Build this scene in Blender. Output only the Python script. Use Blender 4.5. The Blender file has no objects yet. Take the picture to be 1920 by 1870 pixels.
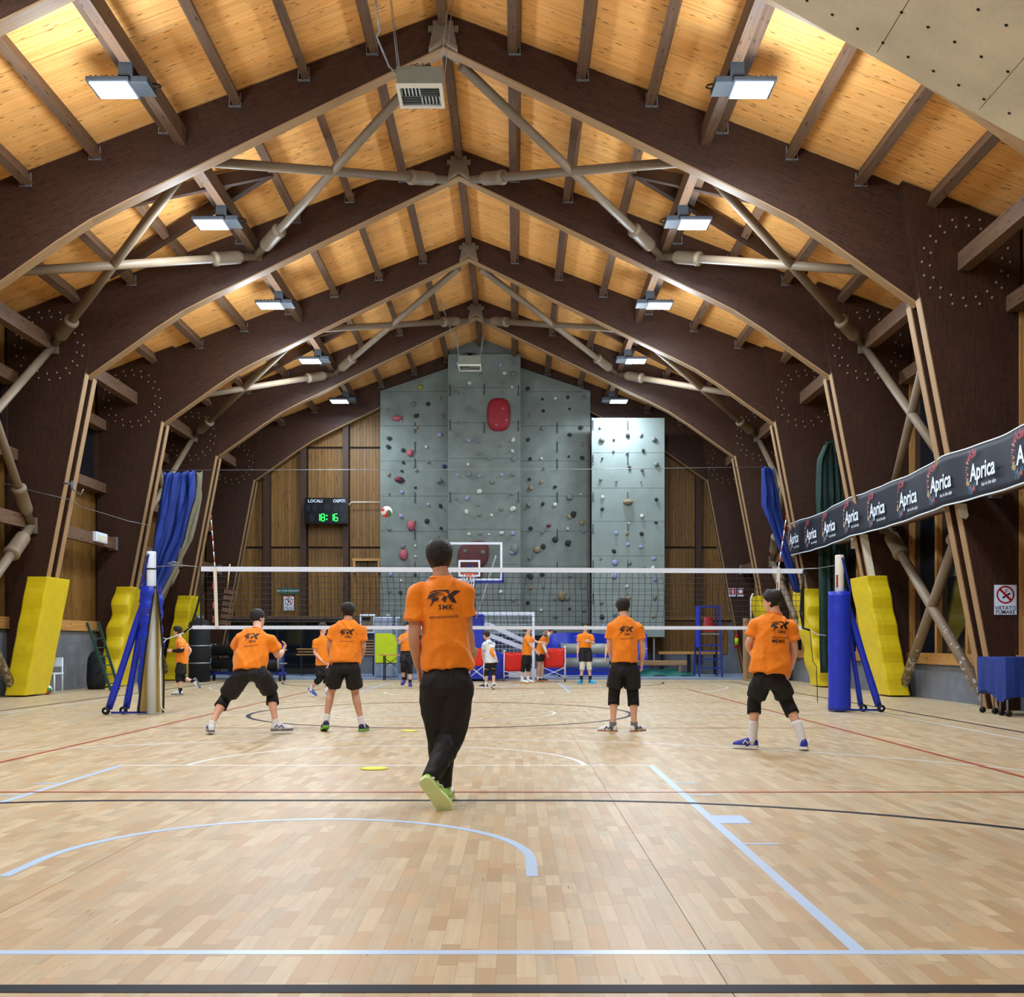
import bpy, bmesh, math, random
from mathutils import Vector, Matrix, noise
from mathutils.bvhtree import BVHTree
random.seed(7)
SC = bpy.context.scene
COL = SC.collection
V3 = Vector
# ------------------------------------------------------------------ camera, world, light, exposure
CAM_H, FPX, VPX, HOR = 1.10, 1950.0, 966.0, 1208.0      # eye height (m), focal length (px of 1920), vanishing point, horizon row
cam_d = bpy.data.cameras.new('camera'); cam = bpy.data.objects.new('camera', cam_d); COL.objects.link(cam)
cam.location = (0, 0, CAM_H); cam.rotation_euler = (math.pi/2, 0, 0)
cam_d.sensor_width = 36; cam_d.lens = FPX/1920*36
cam_d.shift_x = -(VPX-960)/1920; cam_d.shift_y = (HOR-935)/1920
cam_d.clip_end = 200; cam_d.clip_start = .05
SC.camera = cam
w = bpy.data.worlds.new('night'); SC.world = w; w.use_nodes = True
w.node_tree.nodes['Background'].inputs[0].default_value = (.01, .014, .03, 1)
w.node_tree.nodes['Background'].inputs[1].default_value = .3
SC.view_settings.view_transform = 'Standard'; SC.view_settings.look = 'None'
SC.view_settings.gamma = 1; SC.view_settings.use_curve_mapping = False
SC.view_settings.exposure = 1.0
SC.cycles.max_bounces = 8; SC.cycles.diffuse_bounces = 5; SC.cycles.glossy_bounces = 3
SC.cycles.sample_clamp_indirect = 8; SC.cycles.caustics_reflective = False; SC.cycles.caustics_refractive = False
LAMP_W, FILL_W = 105.0, 140.0  # lamp beams, and the fill added to brighten the ceiling
LAMP_COL = (.76, .88, 1.0)
XC = -1.2                                                # axis of the hall
FRAMES = [12.7, 17.5, 22.3, 27.05, 31.9, 36.5]           # distances of the timber portal frames
BAYS = [.7, 5.5, 10.3, 15.1, 19.95, 24.75, 29.6, 34.5]   # lamp rows
Y0, Y1 = -4.0, 36.95
WALL_H = 9.62
RZ, RS = 11.68, .38                                      # ridge height, roof slope
def P(px, py, d):                                        # a measured picture point at a known distance -> metres
    return V3(((px-VPX)*d/FPX, d, CAM_H+(HOR-py)*d/FPX))
def roof_z(h): return RZ-RS*h
# ------------------------------------------------------------------ materials
def C(h):
    h = h.lstrip('#'); c = [int(h[i:i+2], 16)/255 for i in (0, 2, 4)]
    return tuple(x/12.92 if x <= .04045 else ((x+.055)/1.055)**2.4 for x in c)+(1,)
def newmat(name):
    m = bpy.data.materials.new(name); m.use_nodes = True
    nt = m.node_tree; return m, nt, nt.nodes['Principled BSDF']
def mat(name, col, rough=.6, metal=0., var=.12, scale=6., bump=0., bscale=40., spec=.4, emit=None, es=0., sheen=0.):
    m, nt, b = newmat(name); N, L = nt.nodes, nt.links
    b.inputs['Roughness'].default_value = rough; b.inputs['Metallic'].default_value = metal
    b.inputs['Specular IOR Level'].default_value = spec
    if sheen: b.inputs['Sheen Weight'].default_value = sheen
    if var:
        tc = N.new('ShaderNodeTexCoord'); no = N.new('ShaderNodeTexNoise'); no.inputs['Scale'].default_value = scale
        no.inputs['Detail'].default_value = 5
        L.new(tc.outputs['Object'], no.inputs['Vector'])
        r = N.new('ShaderNodeValToRGB'); c = C(col)
        r.color_ramp.elements[0].position = .3; r.color_ramp.elements[1].position = .7
        r.color_ramp.elements[0].color = tuple(x*(1-var) for x in c[:3])+(1,)
        r.color_ramp.elements[1].color = tuple(min(1, x*(1+var)) for x in c[:3])+(1,)
        L.new(no.outputs['Fac'], r.inputs['Fac']); L.new(r.outputs['Color'], b.inputs['Base Color'])
        if bump:
            n2 = N.new('ShaderNodeTexNoise'); n2.inputs['Scale'].default_value = bscale; n2.inputs['Detail'].default_value = 3
            L.new(tc.outputs['Object'], n2.inputs['Vector'])
            bp = N.new('ShaderNodeBump'); bp.inputs['Strength'].default_value = bump; bp.inputs['Distance'].default_value = .02
            L.new(n2.outputs['Fac'], bp.inputs['Height']); L.new(bp.outputs['Normal'], b.inputs['Normal'])
    else: b.inputs['Base Color'].default_value = C(col)
    if emit:
        b.inputs['Emission Color'].default_value = C(emit); b.inputs['Emission Strength'].default_value = es
    return m
def wood(name, c1, c2, su=1.2, sv=22., rough=.5, knot=0., ku=2.2, kv=9., kc='#3a2010', rv=.22, coat=0., spec=.4, grain=1., rc=None):
    """planks and beams: UV in metres, u along the grain; face attribute rnd varies the single piece"""
    m, nt, b = newmat(name); N, L = nt.nodes, nt.links
    uv = N.new('ShaderNodeUVMap'); mp = N.new('ShaderNodeMapping'); mp.inputs['Scale'].default_value = (su, sv, 1)
    L.new(uv.outputs['UV'], mp.inputs['Vector'])
    no = N.new('ShaderNodeTexNoise'); no.inputs['Scale'].default_value = 1; no.inputs['Detail'].default_value = 6; no.inputs['Roughness'].default_value = .6
    L.new(mp.outputs['Vector'], no.inputs['Vector'])
    r = N.new('ShaderNodeValToRGB'); r.color_ramp.elements[0].color = C(c1); r.color_ramp.elements[1].color = C(c2)
    r.color_ramp.elements[0].position = .5-.22/grain; r.color_ramp.elements[1].position = .5+.2/grain
    L.new(no.outputs['Fac'], r.inputs['Fac'])
    col = r.outputs['Color']
    if knot:
        mk = N.new('ShaderNodeMapping'); mk.inputs['Scale'].default_value = (ku, kv, 1); L.new(uv.outputs['UV'], mk.inputs['Vector'])
        vo = N.new('ShaderNodeTexVoronoi'); vo.inputs['Scale'].default_value = 1; vo.voronoi_dimensions = '2D'; L.new(mk.outputs['Vector'], vo.inputs['Vector'])
        sp = N.new('ShaderNodeSeparateColor'); L.new(vo.outputs['Color'], sp.inputs['Color'])
        th = N.new('ShaderNodeMath'); th.operation = 'MULTIPLY'; th.inputs[1].default_value = knot; L.new(sp.outputs[0], th.inputs[0])
        mr = N.new('ShaderNodeMapRange'); mr.inputs['To Min'].default_value = 1; mr.inputs['To Max'].default_value = 0
        L.new(vo.outputs['Distance'], mr.inputs['Value']); L.new(th.outputs[0], mr.inputs['From Max']); mr.inputs['From Min'].default_value = 0.0
        pw = N.new('ShaderNodeMath'); pw.operation = 'POWER'; pw.inputs[1].default_value = .6; L.new(mr.outputs[0], pw.inputs[0])
        mx = N.new('ShaderNodeMix'); mx.data_type = 'RGBA'; L.new(pw.outputs[0], mx.inputs[0]); L.new(col, mx.inputs[6]); mx.inputs[7].default_value = C(kc)
        col = mx.outputs[2]
    at = N.new('ShaderNodeAttribute'); at.attribute_name = 'rnd'
    if rc:
        a1 = N.new('ShaderNodeMath'); a1.operation = 'MULTIPLY'; a1.inputs[1].default_value = 7.31; L.new(at.outputs['Fac'], a1.inputs[0])
        a2 = N.new('ShaderNodeMath'); a2.operation = 'FRACT'; L.new(a1.outputs[0], a2.inputs[0]); a3 = N.new('ShaderNodeMath'); a3.operation = 'POWER'; a3.inputs[1].default_value = 1.6; L.new(a2.outputs[0], a3.inputs[0])
        mc = N.new('ShaderNodeMix'); mc.data_type = 'RGBA'; L.new(a3.outputs[0], mc.inputs[0]); L.new(col, mc.inputs[6]); mc.inputs[7].default_value = C(rc); col = mc.outputs[2]
    m2 = N.new('ShaderNodeMapRange'); m2.inputs['To Min'].default_value = 1-rv; m2.inputs['To Max'].default_value = 1+rv*.7; L.new(at.outputs['Fac'], m2.inputs['Value'])
    mu = N.new('ShaderNodeMix'); mu.data_type = 'RGBA'; mu.blend_type = 'MULTIPLY'; mu.inputs[0].default_value = 1
    L.new(col, mu.inputs[6]); L.new(m2.outputs[0], mu.inputs[7])
    L.new(mu.outputs[2], b.inputs['Base Color'])
    b.inputs['Roughness'].default_value = rough; b.inputs['Specular IOR Level'].default_value = spec
    if coat: b.inputs['Coat Weight'].default_value = coat; b.inputs['Coat Roughness'].default_value = .12
    bp = N.new('ShaderNodeBump'); bp.inputs['Strength'].default_value = .12; bp.inputs['Distance'].default_value = .004
    L.new(no.outputs['Fac'], bp.inputs['Height']); L.new(bp.outputs['Normal'], b.inputs['Normal'])
    return m
M = {}
M['floor'] = wood('maple_parquet', '#b4a383', '#cdbf9f', 2.0, 30, rough=.42, rv=.13, spec=.22, grain=.7, knot=.05, ku=1.1, kv=8, kc='#8f6a48', rc='#b89e78')
M['under'] = mat('subfloor', '#6b4a2c', .9)
M['pine'] = wood('pine_ceiling', '#ec9f4a', '#fac680', .8, 26, rough=.55, knot=.17, ku=2.0, kv=9.5, kc='#5a3212', rv=.1, spec=.3)
M['pinewall'] = wood('pine_wall', '#60431f', '#86622f', .8, 24, rough=.5, knot=.22, ku=1.6, kv=8, kc='#4a2a10', rv=.2, spec=.3)
M['pinetrim'] = wood('pine_trim', '#a5723a', '#c9995a', .8, 24, rough=.5, knot=.15, rv=.12)
M['glulam'] = wood('dark_glulam', '#2c1a12', '#43291c', 2.2, 30, rough=.5, rv=.08, knot=.3, ku=5, kv=24, kc='#1d0f0a', spec=.3)
M['purlin'] = wood('brown_purlin', '#574032', '#71563f', 1.0, 26, rough=.6, knot=.18, rv=.15, kc='#2a1a10', spec=.3)
M['edge'] = wood('pale_beam_edge', '#8a6a48', '#a98a62', 1.0, 20, rough=.6, rv=.08)
M['dtimber'] = wood('dark_batten', '#2c1b12', '#43291b', 1.0, 26, rough=.6, rv=.1)
M['steel'] = mat('beige_painted_steel', '#7d6d59', .5, var=.1, scale=3, spec=.3)
M['gusset'] = mat('grey_brown_steel_plate', '#6d6152', .5, var=.12)
M['galv'] = mat('galvanised_steel', '#8d9296', .45, .6, var=.1)
M['worn'] = None
M['bolt'] = mat('bolt_heads', '#80766c', .5, .3, var=0)
M['white'] = mat('white_paint', '#dbe8f8', .4, var=.03)
M['offwhite'] = mat('cream_paint', '#d9d6c8', .45, var=.05)
M['black'] = mat('black_rubber', '#141414', .6, var=.1)
M['dark'] = mat('dark_cloth', '#15171c', .8, var=.2)  # plain near-black for cloth, frames and small fittings
M['linewhite'] = mat('white_line_paint', '#e6e8e6', .35, var=.03, spec=.5)
M['lineblue'] = mat('pale_blue_line_paint', '#b8d4f5', .35, var=.03, spec=.5)
M['lineblack'] = mat('black_line_paint', '#1c1d27', .55, var=.1, spec=.15)
M['linered'] = mat('red_line_paint', '#b04a34', .35, var=.05, spec=.5)
M['grille'] = mat('grey_grille', '#8f948e', .5, .3, var=.1)
M['heater'] = mat('grey_green_sheet_metal', '#7e8376', .5, .2, var=.05)
M['yellow'] = mat('yellow_vinyl', '#d6bf10', .42, var=.06, bump=.25, bscale=5, spec=.5)
M['blue'] = mat('blue_vinyl', '#1a33b8', .4, var=.08, bump=.3, bscale=9, spec=.5)
M['bluecloth'] = mat('blue_cloth', '#15307e', .7, var=.12, bump=.3, bscale=14)
M['navyblue'] = mat('deep_blue_paint', '#1c2f8c', .4, var=.06)
M['foam'] = mat('cream_foam', '#e4d197', .9, var=.05)
M['greycloth'] = mat('grey_canvas', '#77745f', .85, var=.12, bump=.3, bscale=10)
M['greencloth'] = mat('dark_green_cloth', '#1c3a34', .7, var=.2, bump=.4, bscale=6)
M['greenpaint'] = mat('dark_green_paint', '#24473a', .5, var=.1)
M['red'] = mat('red_nylon', '#d8281e', .55, var=.08, bump=.3, bscale=12)
M['redp'] = mat('red_enamel', '#a5131c', .4, var=.06)
M['greywall'] = mat('grey_concrete_band', '#6f747c', .85, var=.15, scale=3, bump=.2, bscale=12)
M['ply'] = mat('grey_green_panel', '#6d7772', .7, var=.16, scale=2.2, bump=.25, bscale=60)
M['ply2'] = mat('pale_grey_panel', '#808d89', .7, var=.1, scale=1.6, bump=.2, bscale=60)
M['slab'] = mat('grey_plywood', '#d6d3c2', .75, var=.14, scale=1.5, bump=.2, bscale=30)
M['mats'] = mat('blue_grey_matting', '#7f8fa8', .7, var=.1)
M['lime'] = mat('lime_vinyl', '#b6cf14', .5, var=.08)
M['orangecloth'] = mat('orange_jersey', '#f2880a', .75, var=.07, scale=9, bump=.35, bscale=26, sheen=.2)
M['whitecloth'] = mat('white_jersey', '#dde4e8', .75, var=.04, bump=.3, bscale=26)
M['blackcloth'] = mat('black_polyester', '#15151a', .7, var=.2, scale=12, bump=.3, bscale=22)
M['kneeblack'] = mat('black_knit', '#0e0e11', .8, var=.15)
M['kneewhite'] = mat('white_knit', '#d6d6cb', .8, var=.05)
M['sockwhite'] = mat('white_sock', '#e4e8ec', .85, var=.03)
M['sockgrey'] = mat('grey_sock', '#7b7f8a', .85, var=.05)
M['skin'] = mat('light_skin', '#dcae98', .5, var=.07, scale=14, spec=.35)
M['skin2'] = mat('tanned_skin', '#c89a80', .5, var=.07, scale=14, spec=.35)
M['hair'] = mat('dark_hair', '#15110f', .5, var=.3, scale=60, bump=.7, bscale=120)
M['hair2'] = mat('brown_hair', '#33241b', .5, var=.3, scale=60, bump=.7, bscale=120)
M['print'] = mat('dark_print', '#3a2f35', .7, var=.05)
M['printb'] = mat('black_print', '#20181f', .7, var=.05)
M['eye'] = mat('eye_white', '#dcdcda', .3, var=0)
M['iris'] = mat('dark_iris', '#20150f', .3, var=0)
M['lip'] = mat('lips', '#94503f', .5, var=0)
M['lens'] = mat('lit_lens', '#ffffff', .4, var=0, emit='#e9f2ff', es=9.)
M['lampbox'] = mat('dark_grey_casting', '#3b4046', .5, .3, var=.1)
M['board'] = mat('scoreboard_black', '#05080f', .25, var=0)
M['segoff'] = mat('unlit_segments', '#141d26', .4, var=0)
M['seggreen'] = mat('lit_green_segments', '#20e048', .4, var=0, emit='#22f04a', es=1.6)
M['navy'] = mat('navy_banner', '#131725', .6, var=.08, scale=2, bump=.15, bscale=3)
def glass_dark():
    m, nt, b = newmat('night_glass'); b.inputs['Base Color'].default_value = (.006, .009, .013, 1)
    b.inputs['Roughness'].default_value = .06; b.inputs['Specular IOR Level'].default_value = .5
    tc = nt.nodes.new('ShaderNodeTexCoord'); no = nt.nodes.new('ShaderNodeTexNoise'); no.inputs['Scale'].default_value = .8
    nt.links.new(tc.outputs['Object'], no.inputs['Vector']); bp = nt.nodes.new('ShaderNodeBump'); bp.inputs['Strength'].default_value = .05
    nt.links.new(no.outputs['Fac'], bp.inputs['Height']); nt.links.new(bp.outputs['Normal'], b.inputs['Normal'])
    return m
M['glass'] = glass_dark()
def glass_clear():
    m, nt, b = newmat('clear_acrylic'); N, L = nt.nodes, nt.links
    t = N.new('ShaderNodeBsdfTransparent'); t.inputs[0].default_value = (.86, .9, .9, 1)
    g = N.new('ShaderNodeBsdfGlossy'); g.inputs['Roughness'].default_value = .08
    mx = N.new('ShaderNodeMixShader'); mx.inputs[0].default_value = .06
    L.new(t.outputs[0], mx.inputs[1]); L.new(g.outputs[0], mx.inputs[2]); L.new(mx.outputs[0], N['Material Output'].inputs[0])
    return m
M['clear'] = glass_clear()
def worn_steel():                                        # beige paint flaking to white near the floor of the tubes
    m, nt, b = newmat('flaking_beige_steel'); N, L = nt.nodes, nt.links
    tc = N.new('ShaderNodeTexCoord'); no = N.new('ShaderNodeTexNoise'); no.inputs['Scale'].default_value = 9; no.inputs['Detail'].default_value = 6
    L.new(tc.outputs['Object'], no.inputs['Vector'])
    sx = N.new('ShaderNodeSeparateXYZ'); L.new(tc.outputs['Object'], sx.inputs[0])
    mr = N.new('ShaderNodeMapRange'); mr.inputs['From Min'].default_value = .1; mr.inputs['From Max'].default_value = 2.2
    mr.inputs['To Min'].default_value = .14; mr.inputs['To Max'].default_value = -.1; L.new(sx.outputs[2], mr.inputs['Value'])
    ad = N.new('ShaderNodeMath'); L.new(no.outputs['Fac'], ad.inputs[0]); L.new(mr.outputs[0], ad.inputs[1])
    r = N.new('ShaderNodeValToRGB'); r.color_ramp.interpolation = 'LINEAR'
    r.color_ramp.elements[0].position = .63; r.color_ramp.elements[0].color = C('#7d6c57'); r.color_ramp.elements[1].position = .66; r.color_ramp.elements[1].color = C('#b9bdc2')
    L.new(ad.outputs[0], r.inputs[0]); L.new(r.outputs[0], b.inputs['Base Color']); b.inputs['Roughness'].default_value = .55
    return m
M['worn'] = worn_steel()
# ------------------------------------------------------------------ mesh builder
def frame_of(d, up=None):
    d = d.normalized(); up = V3((0, 0, 1)) if up is None else V3(up)
    if abs(d.dot(up.normalized())) > .98: up = V3((0, 1, 0)) if abs(d.y) < .9 else V3((1, 0, 0))
    s = d.cross(up).normalized(); u = s.cross(d).normalized(); return d, s, u
class MB:
    def __init__(s): s.v = []; s.f = []; s.uv = []; s.r = []; s.sm = []
    def face(s, idx, uvs=None, rnd=.5, smooth=False):
        s.f.append(tuple(idx)); s.uv.append(uvs or [(0, 0)]*len(idx)); s.r.append(rnd); s.sm.append(smooth)
    def hexa(s, pts, g=None, rnd=None):
        """8 points: bottom 4 then top 4; g = grain direction"""
        b = len(s.v); s.v += [V3(p) for p in pts]; rnd = random.random() if rnd is None else rnd
        g = (V3(g) if g is not None else (V3(pts[1])-V3(pts[0]))).normalized(); ou, ov = random.random()*50, random.random()*50
        for q in ((0, 3, 2, 1), (4, 5, 6, 7), (0, 1, 5, 4), (1, 2, 6, 5), (2, 3, 7, 6), (3, 0, 4, 7)):
            pp = [s.v[b+i] for i in q]; n = (pp[2]-pp[0]).cross(pp[3]-pp[1])
            n = n.normalized() if n.length > 1e-12 else V3((0, 0, 1)); t = n.cross(g)
            t = t.normalized() if t.length > .05 else n.orthogonal().normalized()
            gg = g if abs(n.dot(g)) < .95 else n.cross(t)
            s.face([b+i for i in q], [(p.dot(gg)+ou, p.dot(t)+ov) for p in pp], rnd)
        return s
    def box(s, c, size, R=None, g=None, rnd=None):
        c = V3(c); x, y, z = [k/2 for k in size]
        pts = [V3(p) for p in ((-x, -y, -z), (x, -y, -z), (x, y, -z), (-x, y, -z), (-x, -y, z), (x, -y, z), (x, y, z), (-x, y, z))]
        if R is not None: pts = [R @ p for p in pts]
        if g is None:
            k = max(range(3), key=lambda i: size[i]); g = V3([1 if i == k else 0 for i in range(3)])
            if R is not None: g = R @ g
        return s.hexa([c+p for p in pts], g, rnd)
    def bar(s, p0, p1, w, h, up=None, rnd=None):
        p0, p1 = V3(p0), V3(p1); d, sd, u = frame_of(p1-p0, up)
        R = Matrix((d, sd, u)).transposed()
        return s.box((p0+p1)/2, ((p1-p0).length, w, h), R, d, rnd)
    def loft(s, rings, smooth=True, cap=True, closed=True):
        b = len(s.v); n = len(rings[0])
        for r in rings: s.v += [V3(p) for p in r]
        for k in range(len(rings)-1):
            for i in range(n if closed else n-1):
                j = (i+1) % n; s.face((b+k*n+i, b+k*n+j, b+(k+1)*n+j, b+(k+1)*n+i), None, .5, smooth)
        if cap:
            s.face([b+i for i in range(n)][::-1]); s.face([b+(len(rings)-1)*n+i for i in range(n)])
        return s
    def tube(s, p0, p1, r0, r1=None, n=12, cap=True):
        p0, p1 = V3(p0), V3(p1); r1 = r0 if r1 is None else r1; d, a, u = frame_of(p1-p0)
        return s.loft([[p+(a*math.cos(t*2*math.pi/n)+u*math.sin(t*2*math.pi/n))*r for t in range(n)] for p, r in ((p0, r0), (p1, r1))], True, cap)
    def path(s, pts, r, n=8, radii=None):
        pts = [V3(p) for p in pts]; rings = []; a = None
        for k, p in enumerate(pts):
            d = (pts[min(k+1, len(pts)-1)]-pts[max(k-1, 0)]).normalized()
            if a is None: _, a, u = frame_of(d)
            a = (a-d*a.dot(d)); a = a.normalized() if a.length > 1e-6 else frame_of(d)[1]; u = a.cross(d)
            rr = radii[k] if radii else r
            rings.append([p+(a*math.cos(t*2*math.pi/n)+u*math.sin(t*2*math.pi/n))*rr for t in range(n)])
        return s.loft(rings)
    def prism(s, poly, fn, w0, w1, g=None, smooth=False):
        """poly 2D, fn(u,v,w) -> point; extruded from w0 to w1"""
        b = len(s.v); n = len(poly); a = [V3(fn(u, v, w0)) for u, v in poly]; c = [V3(fn(u, v, w1)) for u, v in poly]
        s.v += a+c; rnd = random.random(); ou = random.random()*50
        gg = V3(g).normalized() if g is not None else None
        def uvs(idx):
            if gg is None: return None
            pp = [s.v[i] for i in idx]; nn = (pp[1]-pp[0]).cross(pp[2]-pp[0]); nn = nn.normalized() if nn.length > 1e-9 else V3((0, 0, 1))
            t = nn.cross(gg); t = t.normalized() if t.length > .05 else nn.orthogonal().normalized()
            g2 = t.cross(nn).normalized()
            return [(p.dot(g2)+ou, p.dot(t)+ou) for p in pp]
        i0 = list(range(b, b+n))[::-1]; s.face(i0, uvs(i0), rnd); i1 = list(range(b+n, b+2*n)); s.face(i1, uvs(i1), rnd)
        for i in range(n):
            j = (i+1) % n; q = (b+i, b+j, b+n+j, b+n+i); s.face(q, uvs(q), rnd, smooth)
        return s
    def lathe(s, prof, o, ax=(0, 0, 1), n=20):
        o = V3(o); d, a, u = frame_of(V3(ax))
        return s.loft([[o+d*z+(a*math.cos(t*2*math.pi/n)+u*math.sin(t*2*math.pi/n))*r for t in range(n)] for r, z in prof])
    def ellip(s, c, r, R=None, nu=12, nv=8):
        c = V3(c); rings = []
        for k in range(nv+1):
            ph = -math.pi/2+math.pi*k/nv; cr = max(math.cos(ph), .02); z = math.sin(ph)
            ring = [V3((r[0]*cr*math.cos(2*math.pi*i/nu), r[1]*cr*math.sin(2*math.pi*i/nu), r[2]*z)) for i in range(nu)]
            rings.append([c+(R @ p if R is not None else p) for p in ring])
        return s.loft(rings)
    def grid(s, fn, nu, nv, smooth=True):
        b = len(s.v)
        for j in range(nv+1):
            for i in range(nu+1): s.v.append(V3(fn(i/nu, j/nv)))
        for j in range(nv):
            for i in range(nu):
                a = b+j*(nu+1)+i; s.face((a, a+1, a+nu+2, a+nu+1), [(i/nu, j/nv), ((i+1)/nu, j/nv), ((i+1)/nu, (j+1)/nv), (i/nu, (j+1)/nv)], .5, smooth)
        return s
    def poly(s, pts, rnd=.5): b = len(s.v); s.v += [V3(p) for p in pts]; s.face(range(b, b+len(pts)), None, rnd); return s
    def mesh(s, name, org=V3()):
        me = bpy.data.meshes.new(name); me.from_pydata([tuple(p-org) for p in s.v], [], s.f)
        uv = me.uv_layers.new(name='UVMap'); flat = [c for u in s.uv for p in u for c in p]
        uv.data.foreach_set('uv', flat)
        a = me.attributes.new('rnd', 'FLOAT', 'FACE'); a.data.foreach_set('value', s.r)
        me.polygons.foreach_set('use_smooth', s.sm); me.update(); return me
    def part(s, name, m, parent=None, label=None, kind=None, fix=False, bevel=0.):
        return put(s.mesh(name, wloc(parent)), name, m, parent, label, kind, fix, bevel)
def wloc(o):
    t = V3()
    while o is not None: t = t+o.location; o = o.parent
    return t
def put(me, name, m, parent=None, label=None, kind=None, fix=False, bevel=0.):
    if m is not None: me.materials.clear(); me.materials.append(M[m] if isinstance(m, str) else m)
    if fix:
        bm = bmesh.new(); bm.from_mesh(me); bmesh.ops.recalc_face_normals(bm, faces=bm.faces); bm.to_mesh(me); bm.free()
    o = bpy.data.objects.new(name, me); COL.objects.link(o)
    if parent is not None: o.parent = parent
    if label: o['label'] = label
    if kind: o['kind'] = kind
    if bevel:
        b = o.modifiers.new('bevel', 'BEVEL'); b.width = bevel; b.segments = 2; b.limit_method = 'ANGLE'
    return o
def tag(o, label, cat, group=None, kind=None):
    o['label'] = label; o['category'] = cat
    if group: o['group'] = group
    if kind: o['kind'] = kind
    return o
def thing(name, label, cat, loc=(0, 0, 0), group=None, kind=None):
    o = bpy.data.objects.new(name, None); COL.objects.link(o); o.location = loc; o.empty_display_size = .1
    return tag(o, label, cat, group, kind)
def copy_tree(o, parent=None):
    c = o.copy(); COL.objects.link(c)
    if parent is not None: c.parent = parent
    for ch in list(o.children): copy_tree(ch, c)
    return c
TXT = {}
def text_mesh(txt, bold=.0, spacing=1.):
    """outline text as flat 2D triangles, cap height about .7 of size 1, centred at the origin"""
    key = (txt, bold, spacing)
    if key not in TXT:
        cu = bpy.data.curves.new('lettering', 'FONT'); cu.body = txt; cu.align_x = 'CENTER'; cu.offset = bold; cu.space_character = spacing; cu.resolution_u = 3
        o = bpy.data.objects.new('lettering', cu); COL.objects.link(o)
        dg = bpy.context.evaluated_depsgraph_get(); me = o.evaluated_get(dg).to_mesh()
        bm = bmesh.new(); bm.from_mesh(me); bmesh.ops.triangulate(bm, faces=bm.faces); bmesh.ops.remove_doubles(bm, verts=bm.verts, dist=1e-4)
        bm.verts.ensure_lookup_table(); bm.verts.index_update()
        TXT[key] = ([(v.co.x, v.co.y-.35) for v in bm.verts], [tuple(v.index for v in f.verts) for f in bm.faces])
        bm.free(); o.evaluated_get(dg).to_mesh_clear(); bpy.data.objects.remove(o); bpy.data.curves.remove(cu)
    return TXT[key]
def add_text(mb, txt, fn, size, bold=0., spacing=1.):
    """fn(u,v) -> point, u to the right and v up in metres"""
    vs, fs = text_mesh(txt, bold, spacing); b = len(mb.v)
    mb.v += [V3(fn(u*size, v*size)) for u, v in vs]
    for f in fs: mb.face([b+i for i in f])
    return mb
# ------------------------------------------------------------------ floor
fl = MB().box((XC, (Y0+Y1)/2, -.032), (19.4, Y1-Y0+.2, .04), g=(0, 1, 0)).part('floor', 'under'); fl['kind'] = 'structure'
def stave_box(mb, x0, x1, y0, y1, rnd):
    b = len(mb.v); z = -.0002*random.random(); g = .00025; t = .012
    mb.v += [V3(p) for p in ((x0+g, y0+g, z), (x1-g, y0+g, z), (x1-g, y1-g, z), (x0+g, y1-g, z), (x0+g, y0+g, -t), (x1-g, y0+g, -t), (x1-g, y1-g, -t), (x0+g, y1-g, -t))]
    ou, ov = random.random()*60, random.random()*60
    mb.face((b, b+1, b+2, b+3), [(y0+ou, x0+ov), (y0+ou, x1+ov), (y1+ou, x1+ov), (y1+ou, x0+ov)], rnd)
    for i in range(4):
        j = (i+1) % 4; mb.face((b+j, b+i, b+4+i, b+4+j), [(ou, ov)]*4, rnd)
staves = []
SW = .068; x = -10.82; k = 0
while x < 8.42:
    y = 2.6+random.random()*.4
    while y < 32.0:
        ln = random.choice((.16, .21, .25, .3, .35, .42)); staves.append((x, x+SW, y, min(y+ln, 32.05), random.random())); y += ln
    k += 1; x += SW+(.003 if k % 41 == 5 else 0)
near = sorted([s for s in staves if s[3] > 3.25 and abs((s[0]+s[1])/2) < .5*s[3]+.05], key=lambda s: s[3])[:296]
ns = set(near); rest = MB()
for s in staves:
    if s in ns: continue
    stave_box(rest, *s)
rest.part('staves', 'floor', fl, kind='stuff')
for s in near:
    mb = MB(); stave_box(mb, *s); mb.part('stave', 'floor', fl)
MB().box((XC, (Y0+2.6)/2+.1, -.006), (19.4, 2.8-Y0, .012), g=(0, 1, 0)).part('floor_strip', 'floor', fl)
# painted court lines: parts of the floor
LZ = [0]
def line(name, m, pts, wd, lab=None):
    LZ[0] += 1; z = .0006+.00004*LZ[0]; mb = MB(); L, R = [], []
    pts = [V3((p[0], p[1], 0)) for p in pts]
    for i, p in enumerate(pts):
        d = (pts[min(i+1, len(pts)-1)]-pts[max(i-1, 0)]).normalized(); n = V3((-d.y, d.x, 0))*wd/2
        L.append(p+n+V3((0, 0, z))); R.append(p-n+V3((0, 0, z)))
    b = len(mb.v); mb.v += L+R; n = len(L)
    for i in range(n-1): mb.face((b+i, b+n+i, b+n+i+1, b+i+1))
    return mb.part(name, m, fl, lab, fix=True)
def arc(cx, cy, r, a0, a1, n=48): return [(cx+r*math.cos(math.radians(a0+(a1-a0)*i/n)), cy+r*math.sin(math.radians(a0+(a1-a0)*i/n))) for i in range(n+1)]
BX, MID = -1.17, 16.6                                    # basketball axis and half-way line
def both(name, m, pts, wd, lab=None):
    line(name, m, pts, wd, lab); line(name, m, [(p[0], 2*MID-p[1]) for p in pts], wd)
both('base_line', 'lineblue', [(-8.12, 3.71), (5.82, 3.71)], .05, 'pale blue basketball base line')
for sx in (-2.4, 2.4): both('key_line', 'lineblue', [(BX+sx, 3.71), (BX+sx, 9.42)], .055)
both('free_throw_line', 'linewhite', [(BX-2.42, 9.42), (BX+2.42, 9.42)], .05)
both('free_throw_circle', 'linewhite', arc(BX, 9.42, 1.8, 0, 180), .05)
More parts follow.
